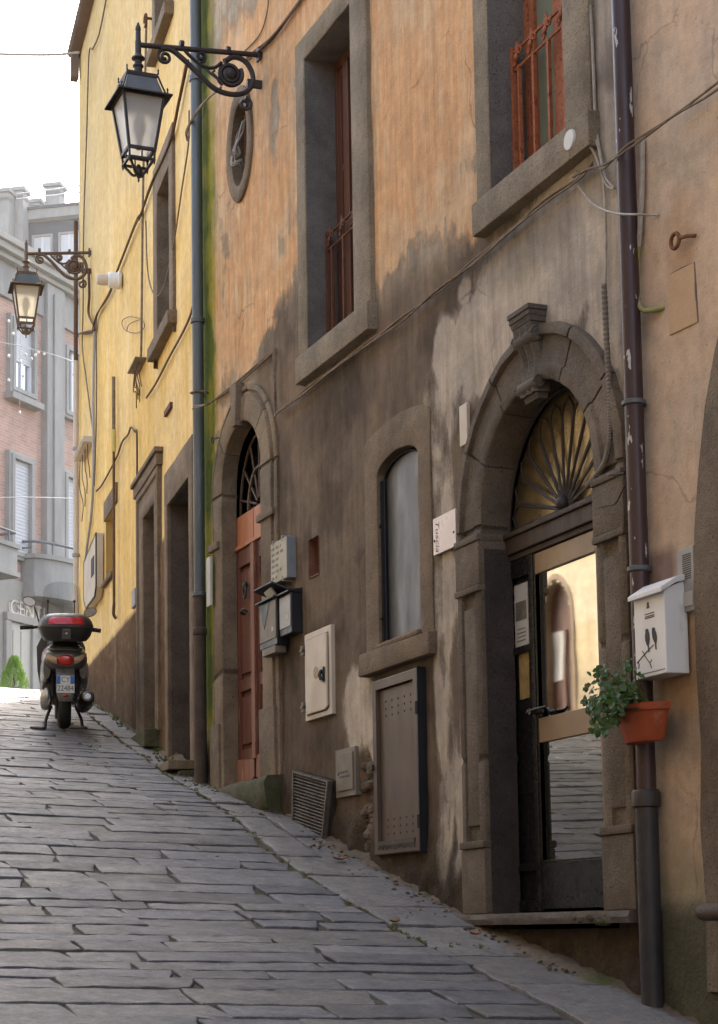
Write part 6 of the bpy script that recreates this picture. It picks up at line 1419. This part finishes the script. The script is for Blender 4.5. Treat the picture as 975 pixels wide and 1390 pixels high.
q = MB(); q.box(TG, sl_ - .15, sr_ + .2, -6, .3, zt_ - .10, zt_ + .20); q.build('eave', M['far_conc'], gb); q = MB(); q.box(TG, sl_ - .2, sr_ + .3, -6.2, .36, zt_ + .202, zt_ + .28); q.build('roof', M['far_grey'], gb)
for (x0, x1, y0) in ((47, 70, 322), (83, 107, 318)):
    a, z1 = gw(x0, y0); b, _ = gw(x1, y0); z1 = (gw(x0, y0)[1] + gw(x1, y0)[1]) / 2; z0 = z1 - 1.5
    q = MB(); q.band(TG, rect(a - .06, b + .06, z0 - .06, z1 + .06), rect(a, b, z0, z1), [(0, 0), (0, .08), (1, .08), (1, .02)], closed=True); wn = q.build('window', M['far_conc'], gb)
    q = MB(); q.box(TG, a, b, .01, .03, z0, z1); q.build('pane', M['shutter'], wn)
    q = MB(); q.box(TG, (a + b) / 2 - .03, (a + b) / 2 + .03, .031, .05, z0, z1); q.build('casement', M['white_p'], wn)
def chimney(px, py0, py1, w, o, cap=True):
    a, z1 = gw(px, py0, o); _, z0 = gw(px, py1, o); q = MB(); q.box(TG, a - w, a + w, o - 2 * w, o, z0, z1); c = q.build('chimney', M['far_conc'], gb)
    if cap: q = MB(); q.box(TG, a - w * 1.25, a + w * 1.25, o - 2.25 * w, o + .25 * w, z1, z1 + .12); q.box(TG, a - w * 1.0, a + w * 1.0, o - 2 * w, o + .0 * w, z1 - .28, z1 - .16); q.build('chimney_cap', M['far_conc'], c)
chimney(22, 259, 420, .23, .7); chimney(71, 253, 300, .25, -1.5); chimney(46, 275, 300, .22, -2); chimney(2, 261, 420, .24, 1.2)
t = thing('aerial', 'thin roof aerial beside the low chimney', 'aerial', TG(-1, -2, 19)); q = MB(); a, z = gw(55, 290, -2)
q.tube([TG(a, -2, z - .3), TG(a, -2, z + .5)], .02, 5); q.tube([TG(a - .5, -2, z + .35), TG(a + .35, -2, z + .2)], .015, 5); q.build('mast', M['far_rail'], t)
def pz(px, py, Z): return ray(px, py) * Z
def skywire(name, label, pts, r, m, cat='cable'):
    q = MB(); q.tube(spline([pz(*p) for p in pts], 8), r, 5); return tag(q.build(name, M[m], None, smooth=60), label, cat, 'wires across the lane')
skywire('sky_cable', 'grey cable crossing the white sky to the eave of the yellow house', [(-30, 72, 25), (30, 74, 24.5), (75, 74, 24.2), (108, 71, 24)], .018, 'cable_w')
skywire('sky_cable', 'upper of two thin wires from the far chimney', [(22, 263, 55), (70, 257, 40), (114, 251, 24)], .012, 'far_rail')
skywire('sky_cable', 'lower of two thin wires from the far chimney', [(22, 270, 55), (70, 265, 40), (114, 260, 24)], .012, 'far_rail')
t = thing('light_string', 'pale festoon string of small bulbs hanging across the lane end', 'string lights', pz(50, 480, 29))
q = MB(); q.tube(spline([pz(-25, 461, 29), pz(20, 468, 29), pz(45, 474, 28.5), pz(75, 482, 28), pz(106, 493, 24)], 8), .008, 5); q.tube(spline([pz(-25, 676, 29), pz(40, 675, 28), pz(106, 677, 24)], 6), .007, 5)
for (x, y) in ((12, 436), (28, 452), (45, 480), (36, 488), (27, 556)): q.tube([pz(x, 469 + x * .1, 29), pz(x, y, 29)], .004, 4)
q.build('wire', M['wire_w'], t)
for (x, y) in ((12, 436), (18, 453), (29, 452), (12, 483), (35, 481), (28, 491), (43, 487), (12, 516), (32, 510), (27, 560), (52, 478), (60, 480), (48, 482), (100, 508)):
    q = MB(); q.ball(pz(x, y, 29), .022, 7, (1, 1, 1.3)); q.build('bulb', M['bulb'], t, smooth=60)
# clipped conifer by the shop door
cp = pz(19, 940, 33.5); cp.z = gz(cp.x, cp.y)
t = thing('conifer_bush', 'small bright green cone shaped conifer at the top of the lane', 'shrub', cp)
q = MB(); q.tube([cp, cp + Vector((0, 0, .45))], .025, 6, .5); q.build('trunk', M['cable_d'], t)
q = MB(); q.lathe(cp, [(.15, -.05), (.19, .10), (.17, .11), (.0, .09)], 14); q.build('pot', M['far_conc'], t)
rl = random.Random(5); q = MB()
for k in range(2600):
    v = rl.random() ** .8; h = .06 + v * .60; rr = .245 * (1 - v) ** .62 * (.72 + .38 * rl.random()) + .008; a = rl.random() * 6.283; rr *= 1 + .14 * math.sin(a * 5 + h * 14)
    p = cp + Vector((math.cos(a) * rr, math.sin(a) * rr, h)); dv = Vector((math.cos(a) * .5, math.sin(a) * .5, .8 + rl.random() * .5)).normalized(); s = dv.cross(Vector((rl.gauss(0, 1), rl.gauss(0, 1), rl.gauss(0, 1)))).normalized()
    l = rl.uniform(.03, .065); q.add([p - s * .008, p + s * .008, p + dv * l + s * .004, p + dv * l * 1.2], [(0, 1, 2, 3)])
q.build('foliage', M['leaf_c'], t, solid=False)

# ------------------------------------------------------------------ houses across the lane (the upper one seen in the door glass)
XO = -1.05
def TO(s, o, z): return Vector((XO + o, s, z))
def opp_col(y, z):
    n = fb(y * .5, z * .5, 3); st = fb(y * 4, z * .5, 6); c = lerp((.66, .55, .36), (.58, .46, .28), sm(-.2, .3, n + .4 * st)); c = lerp(c, (.72, .63, .48), .6 * sm(.05, .3, -st + n))
    if abs(z - 3.85 - .0 * y) < .35 and 16 < y < 24: c = lerp(c, (.76, .69, .55), .4)
    d = sm(.9, .3, z - gz(XO, y) + .3 * n); c = lerp(c, (.36, .29, .21), .6 * d); return (*c, 1 - .5 * d)
def opp_disp(y, z): return .02 * fb(y * .8, z * .8) + .006 * fb(y * 4, z * 4)
oh = thing('opposite_house', 'sunlit cream plaster house with an arched wooden door across the lane', 'house', (XO - 3, 18, 2))
AD = arch(19.16, .35, 1.9, 3.60, .50)
mb, cols = wall_grid(TO, 11.5, 23.6, .2, 7.6, .06, [grow(AD, -.005)], opp_col, opp_disp); mb.build('wall', M['plaster_y'], oh, smooth=60, cols=cols, solid=False)
b = MB(); b.box(TO, 11.5, 23.6, -6, -5.8, .2, 7.6); b.box(TO, 23.4, 23.6, -5.8, -.02, .2, 7.6); b.box(TO, 11.5, 11.7, -5.8, -.02, .2, 7.6); b.build('rear_wall', M['eave'], oh)
r_ = MB(); r_.prism(lambda a, o, z: TO(o, a, z), [(.3, 7.6), (-3, 8.6), (-6.5, 7.6), (-6.5, 7.45), (.3, 7.45)], 11.4, 23.8); r_.build('roof', M['roof'], oh)
d = MB(); d.band(TO, arch(19.16, .42, 1.9, 3.60, .57), AD, [(0, -.02), (0, .012), (1, .012), (1, -.12)]); d = d.build('door', M['tan'], oh)
q = MB(); q.prism(TO, arch(19.16, .37, 1.9, 3.60, .52), -.16, -.12); q.box(TO, 19.13, 19.19, -.12, -.09, 2, 3.5); q.build('door_leaf', M['wood_brown'], d)
q = MB(); q.box(TO, 19.2, 19.46, -.12, -.105, 2.9, 3.5); q.build('notice', M['paper'], d)
def opp2(y, z): c = opp_col(y + 40, z); return (c[0] * .85, c[1] * .78, c[2] * .72, 1)
oh2 = thing('unseen_bounce_house', 'unseen plain ochre house opposite, added lower down the lane to bounce light', 'house', (XO - 3, 3, -1))  # added out of view to bounce light onto the house fronts
mb, cols = wall_grid(TO, -14, 11.45, -5, 7.2, .2, [], opp2, opp_disp); mb.build('wall', M['plaster_b'], oh2, smooth=60, cols=cols, solid=False)
b = MB(); b.box(TO, -14, 11.45, -6, -5.8, -5, 7.2); b.box(TO, 11.25, 11.45, -5.8, -.02, -5, 7.2); b.box(TO, -14, -13.8, -5.8, -.02, -5, 7.2); b.build('rear_wall', M['eave'], oh2)
r_ = MB(); r_.prism(lambda a, o, z: TO(o, a, z), [(.45, 7.2), (-3, 8.6), (-6.5, 7.2), (-6.5, 7.05), (.45, 7.05)], -14.1, 11.5); r_.build('roof', M['roof'], oh2)

# ------------------------------------------------------------------ light
SUN_AZ, SUN_EL = R(SUNAZ), R(SUNEL)          # azimuth from +y towards +x
sd = Vector((math.sin(SUN_AZ) * math.cos(SUN_EL), math.cos(SUN_AZ) * math.cos(SUN_EL), math.sin(SUN_EL)))
ld = bpy.data.lights.new('sun', 'SUN'); ld.energy = SUNP; ld.angle = R(.53); ld.color = (1.0, .93, .82)
lo = bpy.data.objects.new('sun', ld); COL.objects.link(lo); lo.rotation_euler = (-sd).to_track_quat('-Z', 'Y').to_euler()
wd_ = bpy.data.worlds.new('World'); scene.world = wd_; wd_.use_nodes = True; nt = wd_.node_tree
sk = nt.nodes.new('ShaderNodeTexSky'); sk.sky_type = 'NISHITA'; sk.sun_disc = False; sk.sun_elevation = SUN_EL; sk.sun_rotation = SUN_AZ; sk.air_density = 1.0; sk.dust_density = 4.0; sk.ozone_density = .6
hs = nt.nodes.new('ShaderNodeHueSaturation'); hs.inputs['Saturation'].default_value = SKYSAT; nt.links.new(sk.outputs[0], hs.inputs['Color'])
bg = nt.nodes['Background']; bg.inputs['Strength'].default_value = SKYP; nt.links.new(hs.outputs[0], bg.inputs['Color'])
scene.view_settings.view_transform = 'Standard'; scene.view_settings.look = 'None'; scene.view_settings.exposure = 0; scene.view_settings.gamma = 1
scene.cycles.max_bounces = 8; scene.cycles.diffuse_bounces = 5; scene.cycles.glossy_bounces = 4; scene.cycles.transmission_bounces = 6; scene.cycles.transparent_max_bounces = 8
scene.cycles.use_denoising = True
# ------------------------------------------------------------------ sunlit haze at the bright end of the lane
hz = MB(); hz.box(lambda a, o, z: c2w(a, o) + Vector((0, 0, z)), -30, 45, 24.5, 75, -5, 30)
hm = bpy.data.materials.new('bright_haze'); hm.use_nodes = True; nt = hm.node_tree; nt.nodes.remove(nt.nodes['Principled BSDF'])
vs_ = nt.nodes.new('ShaderNodeVolumeScatter'); vs_.inputs['Color'].default_value = (1, .99, .97, 1); vs_.inputs['Density'].default_value = HAZE; vs_.inputs['Anisotropy'].default_value = .35
nt.links.new(vs_.outputs[0], nt.nodes['Material Output'].inputs['Volume'])
tag(hz.build('haze', hm, None), kind='structure')
scene.cycles.volume_bounces = 1
